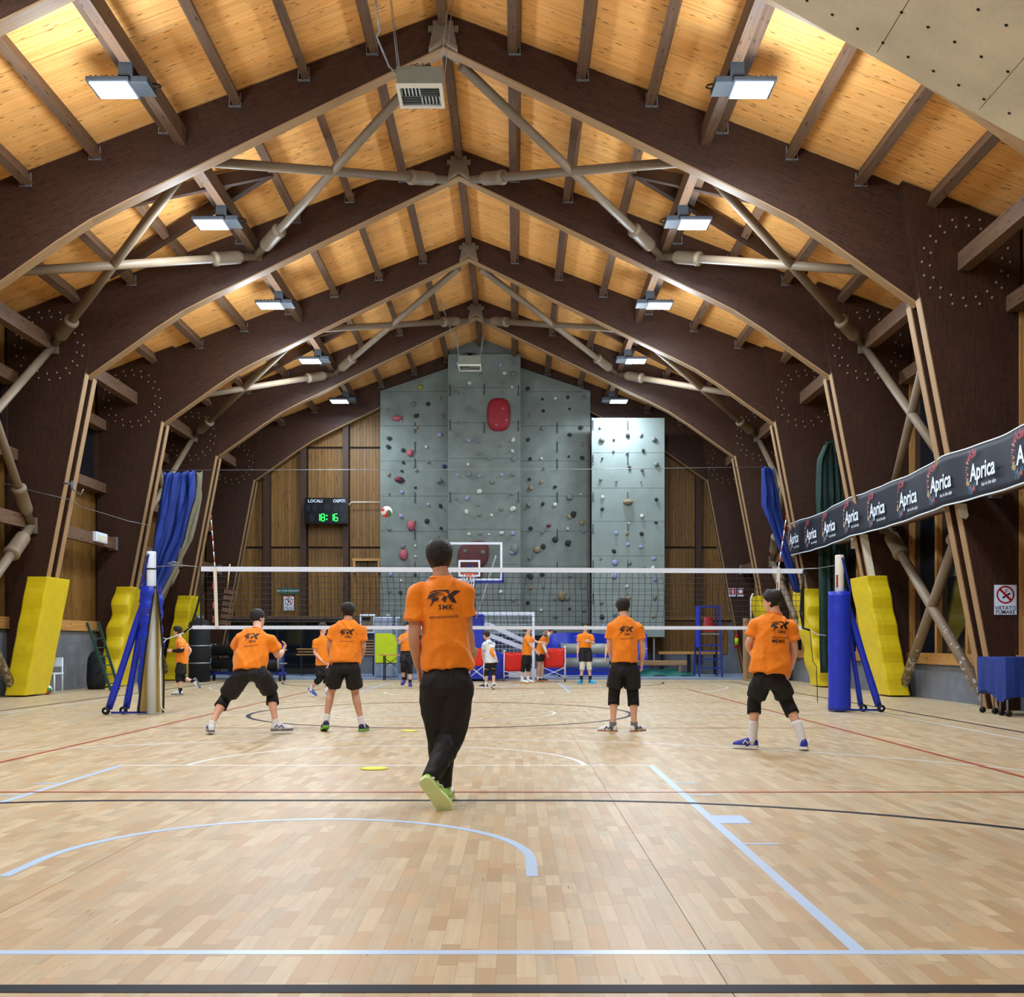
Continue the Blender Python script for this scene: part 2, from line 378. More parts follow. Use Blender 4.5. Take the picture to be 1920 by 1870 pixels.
both('no_charge_arc', 'lineblue', [(BX+1.25, 4.92)]+arc(BX, 5.28, 1.25, 0, 180)+[(BX-1.25, 4.92)], .055)
both('three_point_line', 'linewhite', [(BX+6.6, 3.71)]+arc(BX, 5.28, 6.75, 12.2, 167.8)+[(BX-6.6, 3.71)], .05)
for yy, ww in ((6.52, .3), (5.72, .04), (8.2, .04), (7.55, .04)):
    for sx in (-1, 1): both('key_mark', 'lineblue', [(BX+sx*2.42, yy), (BX+sx*2.62, yy)], ww)
line('centre_line', 'linewhite', [(-8.12, MID), (5.82, MID)], .05)
line('centre_circle', 'linewhite', arc(BX, MID, 1.8, 0, 360), .05)
for xx in (-8.1, 5.82): line('side_line', 'linewhite', [(xx, 3.0), (xx, 30.2)], .05)
both('goal_line', 'lineblack', [(-8.5, 3.315), (6.25, 3.315)], .075, 'black futsal goal line')
pa = [(BX+8, 3.31)]
both('goal_area_line', 'lineblack', arc(.22, 3.31, 4.0, 0, 90, 24)+[(-2.6, 7.31)]+arc(-2.6, 3.31, 4.0, 90, 180, 24)[1:], .06)
line('centre_circle', 'lineblack', arc(BX, MID, 3.0, 0, 360), .07)
for xx in (-8.47, 6.32): line('side_line', 'lineblack', [(xx, 3.0), (xx, 30.6)], .06)
for xx in (-4.78, 4.2): line('side_line', 'linered', [(xx, 7.72), (xx, 25.6)], .05, 'red volleyball side line')
for yy in (7.72, 25.6): line('end_line', 'linered', [(-4.8, yy), (4.22, yy)], .045)
line('end_line', 'linered', [(-8.5, 7.74), (-4.8, 7.72)], .02); line('end_line', 'linered', [(4.22, 7.72), (7, 7.72)], .02)
for yy in (13.62, 19.6): line('attack_line', 'linered', [(-4.78, yy), (4.2, yy)], .03)
# ------------------------------------------------------------------ ceiling: roof sheets, planks, purlins
ce = MB()
def slope_hexa(mb, s, y0, y1, h0, h1, zo, th, rnd=None):
    def q(h, y, dz): return (XC+s*h, y, roof_z(h)+dz)
    a = [q(h0, y0, zo), q(h1, y0, zo), q(h1, y1, zo), q(h0, y1, zo)]; b = [q(h0, y0, zo+th), q(h1, y0, zo+th), q(h1, y1, zo+th), q(h0, y1, zo+th)]
    if s < 0: a = [a[1], a[0], a[3], a[2]]; b = [b[1], b[0], b[3], b[2]]
    mb.hexa(a+b, (s, 0, -RS), rnd)
for s in (-1, 1): slope_hexa(ce, s, Y0-.1, Y1+.2, 0, 10.0, .034, .15)
ceil = ce.part('ceiling', 'under'); ceil['kind'] = 'structure'
far = MB(); PW = .1
for s in (-1, 1):
    y = 6.0; k = 0
    while y < Y1:
        gap = .012 if k % 12 == 5 else .003
        vis = 13.0 <= y < 27.85
        mb = MB() if vis else far
        slope_hexa(mb, s, y, y+PW-gap, 0.0, 9.75, .0+.0025*random.random(), .03)
        if vis: mb.part('plank', 'pine', ceil)
        y += PW; k += 1
    slope_hexa(far, s, Y0, 6.0, 0, 9.75, 0, .03)
far.part('planks', 'pine', ceil, kind='stuff')
PURL = [1.19, 2.33, 3.48, 4.66, 5.82, 6.98, 8.12]
ends = [7.9]+FRAMES
for i in range(len(ends)-1):
    a, b = ends[i]+.1, ends[i+1]-.1
    for s in (-1, 1):
        for h in PURL:
            z = roof_z(h)-.135
            MB().bar((XC+s*h, a, z), (XC+s*h, b, z), .15, .26, (s*RS, 0, 1)).part('purlin', 'purlin', ceil)
            if i >= 1:
                mb = MB(); mb.box((XC+s*h, b-.02, z-.14), (.21, .05, .02)); mb.box((XC+s*h-.09, b-.02, z-.03), (.015, .05, .22)); mb.box((XC+s*h+.09, b-.02, z-.03), (.015, .05, .22))
                mb.part('hanger', 'galv', ceil)
        MB().bar((XC+s*4.38, a, 9.58), (XC+s*4.38, b, 9.58), .16, .3).part('lamp_purlin', 'purlin', ceil)
        MB().bar((XC+s*8.62, a, 7.42), (XC+s*8.62, b, 7.42), .2, .3).part('wall_plate', 'purlin', ceil)
    MB().bar((XC, a, RZ-.15), (XC, b, RZ-.15), .15, .26).part('ridge_beam', 'purlin', ceil)
for (i, j) in ((1, 2), (3, 4)):                          # dark timber wind bracing under the planks
    y0, y1 = FRAMES[i], FRAMES[j]; m = (y0+y1)/2
    for s in (-1, 1):
        for yy in (m-1.25, m+1.55):
            MB().bar((XC+s*3.5, m, roof_z(3.5)-.2), (XC+s*7.2, yy, roof_z(7.2)-.2), .12, .22).part('wind_brace', 'dtimber', ceil)
# steel tube bracing with sleeves
def tube_between(p, q, sl0, sl1, m='steel', r=.085, parent=None):
    p, q = V3(p), V3(q); d = (q-p).normalized(); L = (q-p).length
    o = MB().tube(p, q, r, n=14).part('bracing_tube', m, parent or ceil)
    for on, a, e in ((sl0, p, d), (sl1, q, -d)):
        if on:
            MB().lathe([(r*.9, .32), (r*1.55, .42), (r*1.6, .5), (r*1.6, .95), (r*1.75, .96), (r*1.75, 1.03), (r*.9, 1.05)], a, e, 16).part('sleeve', m, o)
NODE = {'A': (.28, 10.95), 'B': (4.3, 9.33), 'C': (8.55, 7.4), 'M': (9.0, 3.6), 'F': (9.32, 0.02)}
def node(n, s, y): h, z = NODE[n]; return V3((XC+s*h, y, z))
for (i, j) in ((1, 2), (3, 4)):
    ya, yb = FRAMES[i]+.2, FRAMES[j]-.24
    ca, cb = FRAMES[i]+.3, FRAMES[j]-.36
    for s in (-1, 1):
        tube_between(node('A', s, ya), node('B', s, yb), False, True); tube_between(node('B', s, ya), node('A', s, yb), False, True)
        tube_between(node('B', s, ya), node('C', s, cb), False, True); tube_between(node('C', s, ca), node('B', s, yb), False, True)
        tube_between(node('C', s, ca), node('M', s, cb), False, True); tube_between(node('M', s, ca), node('C', s, cb), False, False)
        tube_between(node('M', s, ca), node('F', s, cb), True, False, 'worn', .095); tube_between(node('F', s, ca), node('M', s, cb), False, True, 'worn', .095)
        for n in ('C', 'M'):
            mb = MB(); mb.box(node(n, s, cb+.1), (.2, .28, .34)); mb.part('node_plate', 'gusset', ceil)
        MB().box(node('B', s, yb+.04), (.22, .2, .1)).part('node_plate', 'gusset', ceil)
# ------------------------------------------------------------------ timber portal frames
def portal():
    r = bpy.data.objects.new('portal_frame', None); COL.objects.link(r)
    def fn(s): return lambda u, v, w_: (s*u, w_, v)
    low = [(0, 11.1), (3.66, 9.33), (5.3, 8.53), (5.9, 8.22), (6.5, 7.83), (7.2, 7.33), (7.95, 6.8)]
    for s in (-1, 1):
        MB().prism([(0, RZ-.02)]+low+[(9.45, 6.5), (9.45, roof_z(9.45)-.02)], fn(s), -.11, .11, (s, 0, -.42)).part('rafter', 'glulam', r, fix=True)
        e = MB()                                         # pale strip on the rafter underside, its lit look painted into the colour
        for (u0, v0), (u1, v1) in zip(low[:-1], low[1:]): e.bar((s*u0, 0, v0-.012), (s*u1, 0, v1-.012), .222, .025, (0, 0, 1), .5)
        e.part('soffit', 'edge', r)
        col = [(7.6, roof_z(7.6)-.03), (7.9, 6.83), (9.2, 0), (9.55, 0), (9.55, roof_z(9.55)-.03)]
        for w0, w1 in ((-.3, -.115), (.115, .3)):
            MB().prism(col, fn(s), w0, w1, (0, 0, 1)).part('column_side', 'glulam', r, fix=True)
            f = MB(); f.hexa([(s*9.19, w0, 0), (s*9.19, w1, 0), (s*9.21, w1, 0), (s*9.21, w0, 0), (s*7.888, w0, 6.83), (s*7.888, w1, 6.83), (s*7.91, w1, 6.83), (s*7.91, w0, 6.83)], (0, 0, 1), .6)
            f.part('column_edge', 'edge', r)  # fresh wood edge, with its lit look also put into the pale tone
        MB().hexa([(s*9.3, -.11, 0), (s*9.3, .11, 0), (s*9.5, .11, 0), (s*9.5, -.11, 0), (s*8.15, -.11, 6.7), (s*8.15, .11, 6.7), (s*9.5, .11, 6.7), (s*9.5, -.11, 6.7)], (0, 0, 1)).part('column_core', 'glulam', r)
        b = MB()
        for n, rr, ph in ((20, .73, 0), (18, .6, .1)):
            for t in range(n):
                a = 2*math.pi*t/n+ph; c = V3((s*8.66+rr*math.cos(a), -.3, 7.42+rr*math.sin(a)))
                if abs(c.x) > 9.5: continue
                b.lathe([(.025, 0), (.025, .01), (.01, .022)], c, (0, -1, 0), 8)
        b.part('bolts', 'bolt', r, kind='stuff')
    pl = [(-.16, 11.42), (.16, 11.42), (.24, 11.0), (0, 11.14), (-.24, 11.0)]
    MB().prism(pl, lambda u, v, w_: (u, w_, v), -.2, .2).part('apex_plate', 'gusset', r, fix=True)
    MB().prism([(-.24, 10.98), (0, 11.12), (.24, 10.98), (.24, 11.04), (0, 11.18), (-.24, 11.04)], lambda u, v, w_: (u, w_, v), -.22, .22).part('apex_shoe', 'steel', r, fix=True)
    h = MB(); h.box((0, -.2, 11.43), (.34, .06, .06)); h.box((0, -.15, 11.36), (.5, .04, .1)); h.part('apex_bracket', 'gusset', r)
    return r
pf = portal()
WHERE = ['nearest timber portal frame, only its left corner showing at the top', 'timber portal frame above the volleyball net, carrying the first hanging heater', 'timber portal frame behind the net, with the front pair of tall yellow column pads',
         'timber portal frame with the blue curtains hanging at its columns', 'timber portal frame above the far heater, in front of the climbing wall', 'last timber portal frame, standing against the end wall']
for i, d in enumerate(FRAMES):
    o = pf if i == 0 else copy_tree(pf)
    o.location = (XC, d, 0); tag(o, WHERE[i], 'frame', 'timber portal frames', 'structure')
# ------------------------------------------------------------------ walls
def board_run(mb, o, du, wtot, z0, z1, bw=.12, nrm=(0, 1, 0), th=.03):
    """vertical boards: o start, du direction"""
    o, du, n = V3(o), V3(du), V3(nrm); k = int(round(wtot/bw)); b = wtot/k
    for i in range(k):
        p = o+du*(i*b+.003); q = o+du*((i+1)*b-.003); dz = V3((0, 0, 1)); t = n*(th+.003*random.random())
        mb.hexa([p+dz*z0, q+dz*z0, q+dz*z0+t, p+dz*z0+t, p+dz*z1, q+dz*z1, q+dz*z1+t, p+dz*z1+t], (0, 0, 1))
LX, RX = XC-WALL_H, XC+WALL_H
def side_wall(s):
    nm = 'left' if s < 0 else 'right'; X = XC+s*WALL_H
    wl = MB().box((X+s*.12, (Y0+Y1)/2, 4.1), (.14, Y1-Y0+.2, 8.3), g=(0, 0, 1)).part('wall_'+nm, 'dtimber'); wl['kind'] = 'structure'
    fr = [Y0]+FRAMES
    zlow = 1.42 if s < 0 else .7
    MB().box((X+s*.02, (Y0+Y1)/2, zlow/2), (.16, Y1-Y0, zlow), g=(0, 1, 0)).part('concrete_band', 'greywall', wl)
    for i in range(len(fr)-1):
        a, b = fr[i]+.05, fr[i+1]-.05; L = b-a; c = (a+b)/2
        def run(z0, z1):
            mb = MB(); board_run(mb, (X+s*.04, a, 0), (0, 1, 0), L, z0, z1, .13, (-s, 0, 0)); mb.part('board_panel', 'pinewall', wl)
        def rail(z, h, dep, nm_='rail', m='pinetrim'): MB().box((X-s*dep/2, c, z), (dep, L, h), g=(0, 1, 0)).part(nm_, m, wl)
        MB().box((X-s*.03, c, .05), (.04, L, .1), g=(0, 1, 0)).part('baseboard', 'pinetrim', wl)
        if s < 0:
            rail(1.55, .25, .12); run(1.67, 5.0); rail(5.1, .24, .3, 'girt', 'purlin'); rail(6.72, .26, .3, 'girt', 'purlin'); run(6.86, 8.1)
        else:
            rail(.81, .22, .14, 'sill'); rail(6.72, .26, .3, 'girt', 'purlin'); run(6.86, 8.1)
        MB().box((XC+s*9.12, c, 3.68), (.14, L-.5, .28), g=(0, 1, 0)).part('girt', 'purlin', wl)
        if i >= 1:
            mb = MB(); mb.box((XC+s*9.12, b-.28, 3.68), (.22, .05, .34)); mb.part('hanger', 'galv', wl)
    return wl
wallL, wallR = side_wall(-1), side_wall(1)
fr = FRAMES; wn = 1
for s in (-1, 1):
    X = XC+s*WALL_H
    for i in range(0, len(fr)-1):
        a, b = fr[i]+.3, fr[i+1]-.3; z0, z1 = (5.22, 6.6) if s < 0 else (.92, 6.6)
        if s > 0 and i == 0: a = fr[0]
        root = bpy.data.objects.new('window_%d' % wn, None); COL.objects.link(root); root.location = (X, (a+b)/2, z0); root['kind'] = 'structure'; wn += 1
        n = 1 if s < 0 else 3; st = (b-a)/n
        for k in range(n):
            MB().box((X+s*.03, a+st*(k+.5), (z0+z1)/2), (.02, st-.1, z1-z0)).part('pane', 'glass', root)
        for k in range(n+1):
            MB().box((X-s*.03, a+st*k, (z0+z1)/2), (.12, .1, z1-z0), g=(0, 0, 1)).part('mullion', 'pinetrim' if s > 0 else 'dtimber', root)
wb = MB().box((XC, Y0-.1, 6), (19.6, .2, 12.4), g=(0, 0, 1)).part('wall_back', 'pinewall'); wb['kind'] = 'structure'
# end wall: boards between dark posts, a seam board, a ledge
wf = MB().box((XC, Y1+.1, 5.9), (19.6, .12, 12.2), g=(0, 0, 1)).part('wall_front', 'dtimber'); wf['kind'] = 'structure'
def ex(px): return (px-VPX)*36.85/FPX
def ez(py): return CAM_H+(HOR-py)*36.85/FPX
for x0, x1 in ((440, 497), (508, 565), (578, 645), (656, 800), (1150, 1304), (1313, 1420)):
    for z0, z1 in ((2.05, 4.48), (4.56, 8.02), (8.1, 9.6)):
        hm = max(abs(ex(x0)-XC), abs(ex(x1)-XC)); 
        z1 = min(z1, roof_z(hm)-.1)
        if z1 <= z0: continue
        mb = MB(); board_run(mb, (ex(x0), 36.92, 0), (1, 0, 0), ex(x1)-ex(x0), z0, z1, .115, (0, -1, 0)); mb.part('board_panel', 'pinewall', wf)
for px in (502, 571, 650, 1308): MB().box((ex(px), 36.75, 5.0), (.2, .28, 9.0), g=(0, 0, 1)).part('post', 'dtimber', wf)
MB().box((-7.6, 36.6, 1.98), (6.4, .5, .2), g=(1, 0, 0)).part('ledge', 'purlin', wf)
MB().box((6.6, 36.7, 2.0), (3.2, .3, .12), g=(1, 0, 0)).part('ledge', 'pinewall', wf)
MB().box((XC, 36.86, .95), (19, .1, 1.9)).part('concrete_band', 'greywall', wf)
mb = MB(); board_run(mb, (3.9, 36.8, 0), (1, 0, 0), 3.6, .75, 2.1, .12, (0, -1, 0)); mb.part('board_panel', 'pinewall', wf)
MB().path([(ex(654), 36.7, ez(950)), (ex(660), 36.7, ez(943)), (ex(714), 36.7, ez(943))], .02).part('conduit', 'offwhite', wf)
# small lit hatch window in the end wall
wd = bpy.data.objects.new('window_%d' % wn, None); COL.objects.link(wd); wd.location = (ex(688), 36.8, ez(1062)); wd['kind'] = 'structure'
MB().box((ex(688), 36.86, ez(1062)), (.84, .04, .42)).part('pane', 'clear', wd)
MB().box((ex(688), 36.92, ez(1064)), (.8, .02, .3)).part('lit_inside', 'white', wd)  # plain white panel, its colour standing for the lit inside
t = MB(); t.box((ex(688), 36.8, ez(1050)), (1.0, .14, .09)); t.box((ex(665), 36.8, ez(1063)), (.08, .14, .42)); t.box((ex(711), 36.8, ez(1063)), (.08, .14, .42)); t.part('frame', 'pinetrim', wd)
MB().box((ex(689), 36.83, ez(1062)), (.03, .06, .4)).part('mullion', 'dark', wd)
# grey matting along the far end
mt = MB().box((XC, 34.45, .03), (18.9, 4.8, .06)).part('floor_matting', 'mats', None); mt['kind'] = 'structure'
# ------------------------------------------------------------------ floodlights
LD = bpy.data.lights.new('floodlight_beam', 'AREA'); LD.shape = 'RECTANGLE'; LD.size = .54; LD.size_y = .44; LD.energy = LAMP_W; LD.color = LAMP_COL
PD = bpy.data.lights.new('ceiling_fill', 'POINT'); PD.energy = FILL_W; PD.color = LAMP_COL; PD.shadow_soft_size = .35  # unseen bare point light, added to brighten the ceiling
PD2 = PD.copy(); PD2.energy = FILL_W*.18  # weaker added fill for the row next to the climbing panels
def floodlight(s, y):
    r = thing('floodlight', '', 'lamp', (XC+s*4.5, y, 9.15), 'LED floodlights under the roof'); o = r.location
    def L(u, v, w_): return o+V3((s*u, v, w_))
    MB().box(L(.13, 0, .03), (.62, .52, .07)).part('housing', 'lampbox', r, bevel=.012)
    MB().box(L(.13, 0, -.008), (.54, .44, .012)).part('lens', 'lens', r)
    MB().box(L(-.3, 0, .05), (.26, .4, .1)).part('driver_box', 'lampbox', r, bevel=.01)
    f = MB(); 
    for k in range(7): f.box(L(-.1+.08*k, 0, .078), (.012, .46, .03))
    f.part('cooling_fins', 'lampbox', r, kind='stuff')
    for q in (.2, -.2): MB().box(L(-.12, q, .19), (.2, .05, .2)).part('bracket', 'lampbox', r)
    MB().path([L(-.42, .1, .06), L(-.5, .16, .12), L(-.46, .24, .2), L(-.3, .26, .24), L(-.16, .3, .3)], .012).part('cable', 'black', r)
    return r
lab = {-1: 'left', 1: 'right'}
ORD = ['', '', '', 'nearest', 'second', 'third', 'fourth', 'farthest']
for s in (-1, 1):
    src = None
    for k, y in enumerate(BAYS):
        a = bpy.data.objects.new('floodlight_beam', LD); COL.objects.link(a); a.location = (XC+s*4.63, y, 9.12)
        p = bpy.data.objects.new('ceiling_fill', PD if k < 7 else PD2); COL.objects.link(p); p.location = (XC+s*4.5, y-.75, 8.3)
        a['kind'] = 'helper'; p['kind'] = 'helper'
        if k < 3: continue
        if src is None: src = r = floodlight(s, y)
        else:
            r = copy_tree(src); r.location = (XC+s*4.5, y, 9.15)
        r['label'] = 'lit LED floodlight on the %s lamp beam, %s of five in that row' % (lab[s], ORD[k])
# ------------------------------------------------------------------ near overhang of the climbing wall, above the camera on the right
def overhang():
    y1, n = 8.9, 5; x0, z0 = P(1380, -36, y1).x, P(1380, -36, y1).z; x1, z1 = P(2060, 343, y1).x, P(2060, 343, y1).z
    r = thing('climbing_overhang', 'grey plywood climbing overhang jutting in at the top right corner', 'climbing wall', (x0, y1, z0))
    A, B = V3((x0, y1, z0)), V3((x1, y1, z1)); d = (B-A); nrm = V3((-d.z, 0, d.x)).normalized(); nrm = nrm if nrm.z > 0 else -nrm
    cuts = [0, .38, .66, 1.0]
    for i in range(3):
        p, q = A+d*(cuts[i]+.001), A+d*(cuts[i+1]-.001)
        for j in range(2):
            ya, yb = -2.6*j-.003, -2.6*(j+1)+.003; e0, e1 = V3((0, ya, 0)), V3((0, yb, 0)); t = nrm*.022
            MB().hexa([p+e1, q+e1, q+e0, p+e0, p+e1+t, q+e1+t, q+e0+t, p+e0+t], (1, 0, 0)).part('panel', 'slab', r)
    fr_ = MB()
    for k in range(4): fr_.bar(A+d*(cuts[k])+nrm*.1+V3((0, -.05, 0)), A+d*(cuts[k])+nrm*.1+V3((0, -5.2, 0)), .08, .14)
    for y in (-.06, -2.6, -5.15): fr_.bar(A+nrm*.1+V3((0, y, 0)), B+nrm*.1+V3((0, y, 0)), .06, .12)
    fr_.part('backing_frame', 'pinetrim', r, kind='stuff')
    h = MB(); random.seed(3)
    for i in range(14):
        for j in range(9):
            c = A+d*(.04+i*.068)+V3((0, -.22-j*.42, 0)); h.lathe([(.014, -.002), (.014, .004)], c, -nrm, 8)
    h.part('bolt_holes', 'dark', r, kind='stuff')
overhang()
# ------------------------------------------------------------------ hanging fan heaters
def heater():
    r = thing('fan_heater', '', 'heater', (0, 0, 0), 'hanging fan heaters'); w, dp, h = .70, .64, .30
    MB().box((0, 0, .16), (w, dp, h-.03)).part('casing', 'heater', r, bevel=.008)
    f = MB()
    for s in (-1, 1): f.box((s*(w/2-.02), 0, 0), (.05, dp+.02, .05)); f.box((0, s*(dp/2-.015), 0), (w-.09, .05, .05))
    f.part('rim', 'offwhite', r, kind='stuff')
    MB().box((0, 0, .028), (w-.08, dp-.08, .012)).part('duct', 'dark', r)
    for qx in (0, 1):
        for qy in (0, 1):
            for k in range(6):
                a = -.14+.056*k; c = V3(((qx-.5)*.3, (qy-.5)*.27, .0)); ver = (qx+qy) % 2 == 0
                R = Matrix.Rotation(.5, 3, 'Y' if ver else 'X')
                MB().box(c+(V3((a*1.0, 0, 0)) if ver else V3((0, a*.9, 0))), (.036, .25, .006) if ver else (.28, .034, .006), R).part('louvre', 'grille', r)
    g = MB()
    for k in range(7):
        R_ = .27*(1-abs(k-3)*.0); a = math.pi*k/7
        g.path([V3((R_*math.cos(t)*math.cos(a), R_*math.cos(t)*math.sin(a), .31+.14*math.sin(t))) for t in [math.pi*i/10 for i in range(11)]], .006, 5)
    g.part('fan_guard', 'black', r, kind='stuff')
    MB().lathe([(.09, .3), (.1, .33), (.08, .42), (.02, .43)], (0, 0, 0)).part('fan_motor', 'dark', r)
    for sx in (-1, 1):
        for sy in (-1, 1): MB().tube((sx*.33, sy*.3, .3), (sx*.5, sy*.22, 1.75), .006, n=6).part('wire', 'galv', r)
    return r
h1 = heater(); h1.location = P(788, 168, 16.2)+V3((0, .1, -.05)); h1['label'] = 'grey fan heater with louvred grille hanging nearest below the ridge'
h2 = copy_tree(h1); h2.location = P(881, 690, 32.0); h2['label'] = 'far fan heater hanging in front of the climbing tower'
tag(MB().path([P(703, -10, 14.6), P(712, 60, 14.9), P(706, 68, 15), P(715, 90, 15.2), P(730, 125, 15.8), P(742, 136, 16.1), P(752, 138, 16.2)], .014).part('power_cable', 'galv'), 'grey power cable running down to the nearest fan heater', 'cable')
tag(MB().path([P(806, 500, 30.2), P(835, 590, 31), P(858, 655, 31.8), P(866, 668, 32.0)], .012).part('power_cable', 'galv'), 'thin cable running down to the far fan heater', 'cable')
# ------------------------------------------------------------------ climbing wall on the end wall
def rock(seed, flat=.6):
    rs = random.Random(seed); mb = MB(); rings = []
    a = [rs.uniform(.75, 1.15) for _ in range(9)]
    for k, (z, q) in enumerate(((0, .9), (.25, 1), (.6, .8), (.9, .45), (1, .12))):
        rings.append([V3((math.cos(t*2*math.pi/9)*q*a[t]*.5, -z*flat*.5, math.sin(t*2*math.pi/9)*q*a[(t*2) % 9]*.5)) for t in range(9)])
    return mb.loft(rings)
HOLD_M = {}
for nme, c in (('dark', '#2b2d2c'), ('grey', '#6f7672'), ('pale', '#b9bdb2'), ('blue', '#20337a'), ('wine', '#6d2f3c'), ('rose', '#a85560'), ('olive', '#8f8a3c'), ('tan', '#8a7a5e'), ('lilac', '#8d90b8')):
    HOLD_M[nme] = mat('hold_'+nme, c, .8, var=.1)
rocks = []
for i in range(7): rocks.append(rock(i, (.5, .7, .9, .6, .5, .8, .6)[i]).mesh('hold'))
def hold(root, p, size, m, idx=None, rot=None, asp=1.):
    me = rocks[random.randrange(7) if idx is None else idx]
    o = bpy.data.objects.new('hold', me.copy() if False else me); COL.objects.link(o); o.parent = root
    o.location = V3(p)-wloc(root); o.scale = (size, size, size*asp); o.rotation_euler = (0, random.uniform(0, 6.28) if rot is None else rot, 0)
    if not me.materials: me.materials.append(None)
    o.material_slots[0].link = 'OBJECT'; o.material_slots[0].material = HOLD_M[m]
    return o
def draw(root, p, L=.3):
    p = V3(p); mb = MB(); mb.box(p, (.022, .012, L)); mb.path([p+V3((.03*math.cos(t), -.01, -L/2-.04+.045*math.sin(t))) for t in [2*math.pi*i/8 for i in range(9)]], .007, 5)
    mb.part('quickdraw', 'dark', root)
def cpanels(root, px0, px1, pys, d, m, roofcut=None, th=.05):
    x0, x1 = P(px0, 0, d).x, P(px1, 0, d).x
    for a, b in zip(pys[:-1], pys[1:]):
        zt, zb = P(0, a, d).z, P(0, b, d).z; g = .008
        if roofcut is None or a > roofcut[2]:
            MB().box(((x0+x1)/2, d, (zt+zb)/2), (x1-x0-g, th, zt-zb-g)).part('panel', m, root, bevel=.004)
        else:
            pl, pr = roofcut[0], roofcut[1]; zl, zr = P(0, pl, d).z, P(0, pr, d).z
            poly = [(x0+g/2, zb+g/2), (x1-g/2, zb+g/2), (x1-g/2, max(zr, zb+.02)), (x0+g/2, max(zl, zb+.02))]
            MB().prism(poly, lambda u, v, w_: (u, w_, v), d-th/2, d+th/2).part('panel', m, root, fix=True)
cw = thing('climbing_wall', 'tall grey panelled climbing wall with central tower on the far end wall', 'climbing wall', (-1.2, 36.2, 1.4))
rows = [735, 799, 865, 931, 997, 1062, 1128, 1192]
DL, DT = 36.3, 35.7
cpanels(cw, 713, 843, [690]+rows, DL, 'ply', (734, 690, 690)); cpanels(cw, 975, 1107, [690]+rows, DL, 'ply', (690, 734, 690))
cpanels(cw, 840, 976, [664, 727, 793, 860, 926, 993, 1059, 1126, 1190], DT, 'ply')
MB().prism([(P(842, 0, 36).x, P(0, 664, 36).z), (P(974, 0, 36).x, P(0, 664, 36).z), (P(974, 0, 36).x, P(0, 656, 36).z), (P(902, 0, 36).x, P(0, 628, 36).z), (P(842, 0, 36).x, P(0, 652, 36).z)], lambda u, v, w_: (u, w_, v), 35.98, 36.03).part('panel', 'ply', cw, fix=True)
for px in (840.8, 975.2): MB().box((P(px, 0, DT).x, 36.0, P(0, 927, DT).z), (.03, .58, 9.6)).part('tower_side', 'ply', cw)
cr = thing('climbing_wall', 'pale separate climbing panel right of the grey tower', 'climbing wall', (P(1177, 0, 35.4).x, 35.4, P(0, 1195, 35.4).z))
cpanels(cr, 1109, 1246, [784, 850, 916, 978, 1043, 1109, 1195], 35.4, 'ply2', th=.08)
MB().box((P(1226, 0, 35.6).x, 35.6, P(0, 1210, 35.6).z), (.06, .06, 1.1)).part('support_post', 'galv', cr)
random.seed(21)
HL = [(731, 783, .1), (745, 784, 0), (733, 810, 'd'), (725, 838, 'd')]
def scatter(root, px0, px1, py0, py1, d, n, pal, skip=()):
    cols = max(3, int((px1-px0)/21)); pts = []
    while len(pts) < n:
        c = random.randrange(cols); px = px0+(c+.5)*(px1-px0)/cols+random.uniform(-3, 3); py = random.uniform(py0, py1); py = round(py/11)*11+random.uniform(-3, 3)
        if any(abs(px-a)+abs(py-b) < 17 for a, b in pts) or any((px-a)**2+(py-b)**2 < r*r for a, b, r in skip): continue
        pts.append((px, py)); s = random.choice((.1, .12, .14, .15, .16, .2)); hold(root, P(px, py, d-.03), s, random.choice(pal), asp=random.uniform(.7, 1.3))
OV = [(935, 778, 40), (885, 1052, 50)]
scatter(cw, 718, 838, 745, 1185, DL-.02, 52, ['dark', 'dark', 'dark', 'grey', 'grey', 'pale', 'tan', 'lilac'], [(725, 960, 14)])
scatter(cw, 846, 972, 672, 1130, DT-.02, 52, ['grey', 'grey', 'grey', 'pale', 'pale', 'lilac'], OV)
scatter(cw, 980, 1104, 720, 1188, DL-.02, 54, ['dark', 'dark', 'dark', 'grey', 'pale', 'grey', 'tan'])
scatter(cr, 1116, 1240, 795, 1185, 35.36, 48, ['dark', 'dark', 'grey', 'pale', 'lilac', 'tan', 'grey'], [(1177, 942, 16)])
for px, py, s, m, asp in ((745, 785, .42, 'rose', .5), (769, 850, .26, 'rose', 1), (747, 899, .3, 'wine', .7), (771, 986, .32, 'rose', 1.2), (757, 1041, .34, 'rose', 1.2), (833, 875, .16, 'blue', 1), (788, 726, .24, 'olive', .7), (946, 700, .2, 'pale', .7), (965, 1030, .3, 'grey', 1.3), (1054, 1118, .32, 'tan', 1.2), (1029, 986, .2, 'wine', .6), (1007, 1031, .26, 'tan', 1), (1075, 965, .24, 'dark', 1), (1065, 1019, .24, 'dark', 1)):
    hold(cw, P(px, py, (DT if 840 < px < 976 else DL)-.05), s, m, 1, 0, asp)
hold(cr, P(1177, 942, 35.33), .34, 'tan', 2, 0, .6)
for px in (778, 1045):
    for py in (800, 836, 868, 931, 1000, 1062): draw(cw, P(px, py, DL-.05))
for px, py in ((844, 730), (844, 795), (908, 728), (972, 730), (972, 796), (972, 930), (844, 930), (908, 800)): draw(cw, P(px, py, DT-.05))
for px in (1112, 1177):
    for py in (795, 860, 930, 990, 1058, 1120): draw(cr, P(px, py, 35.33), .26)
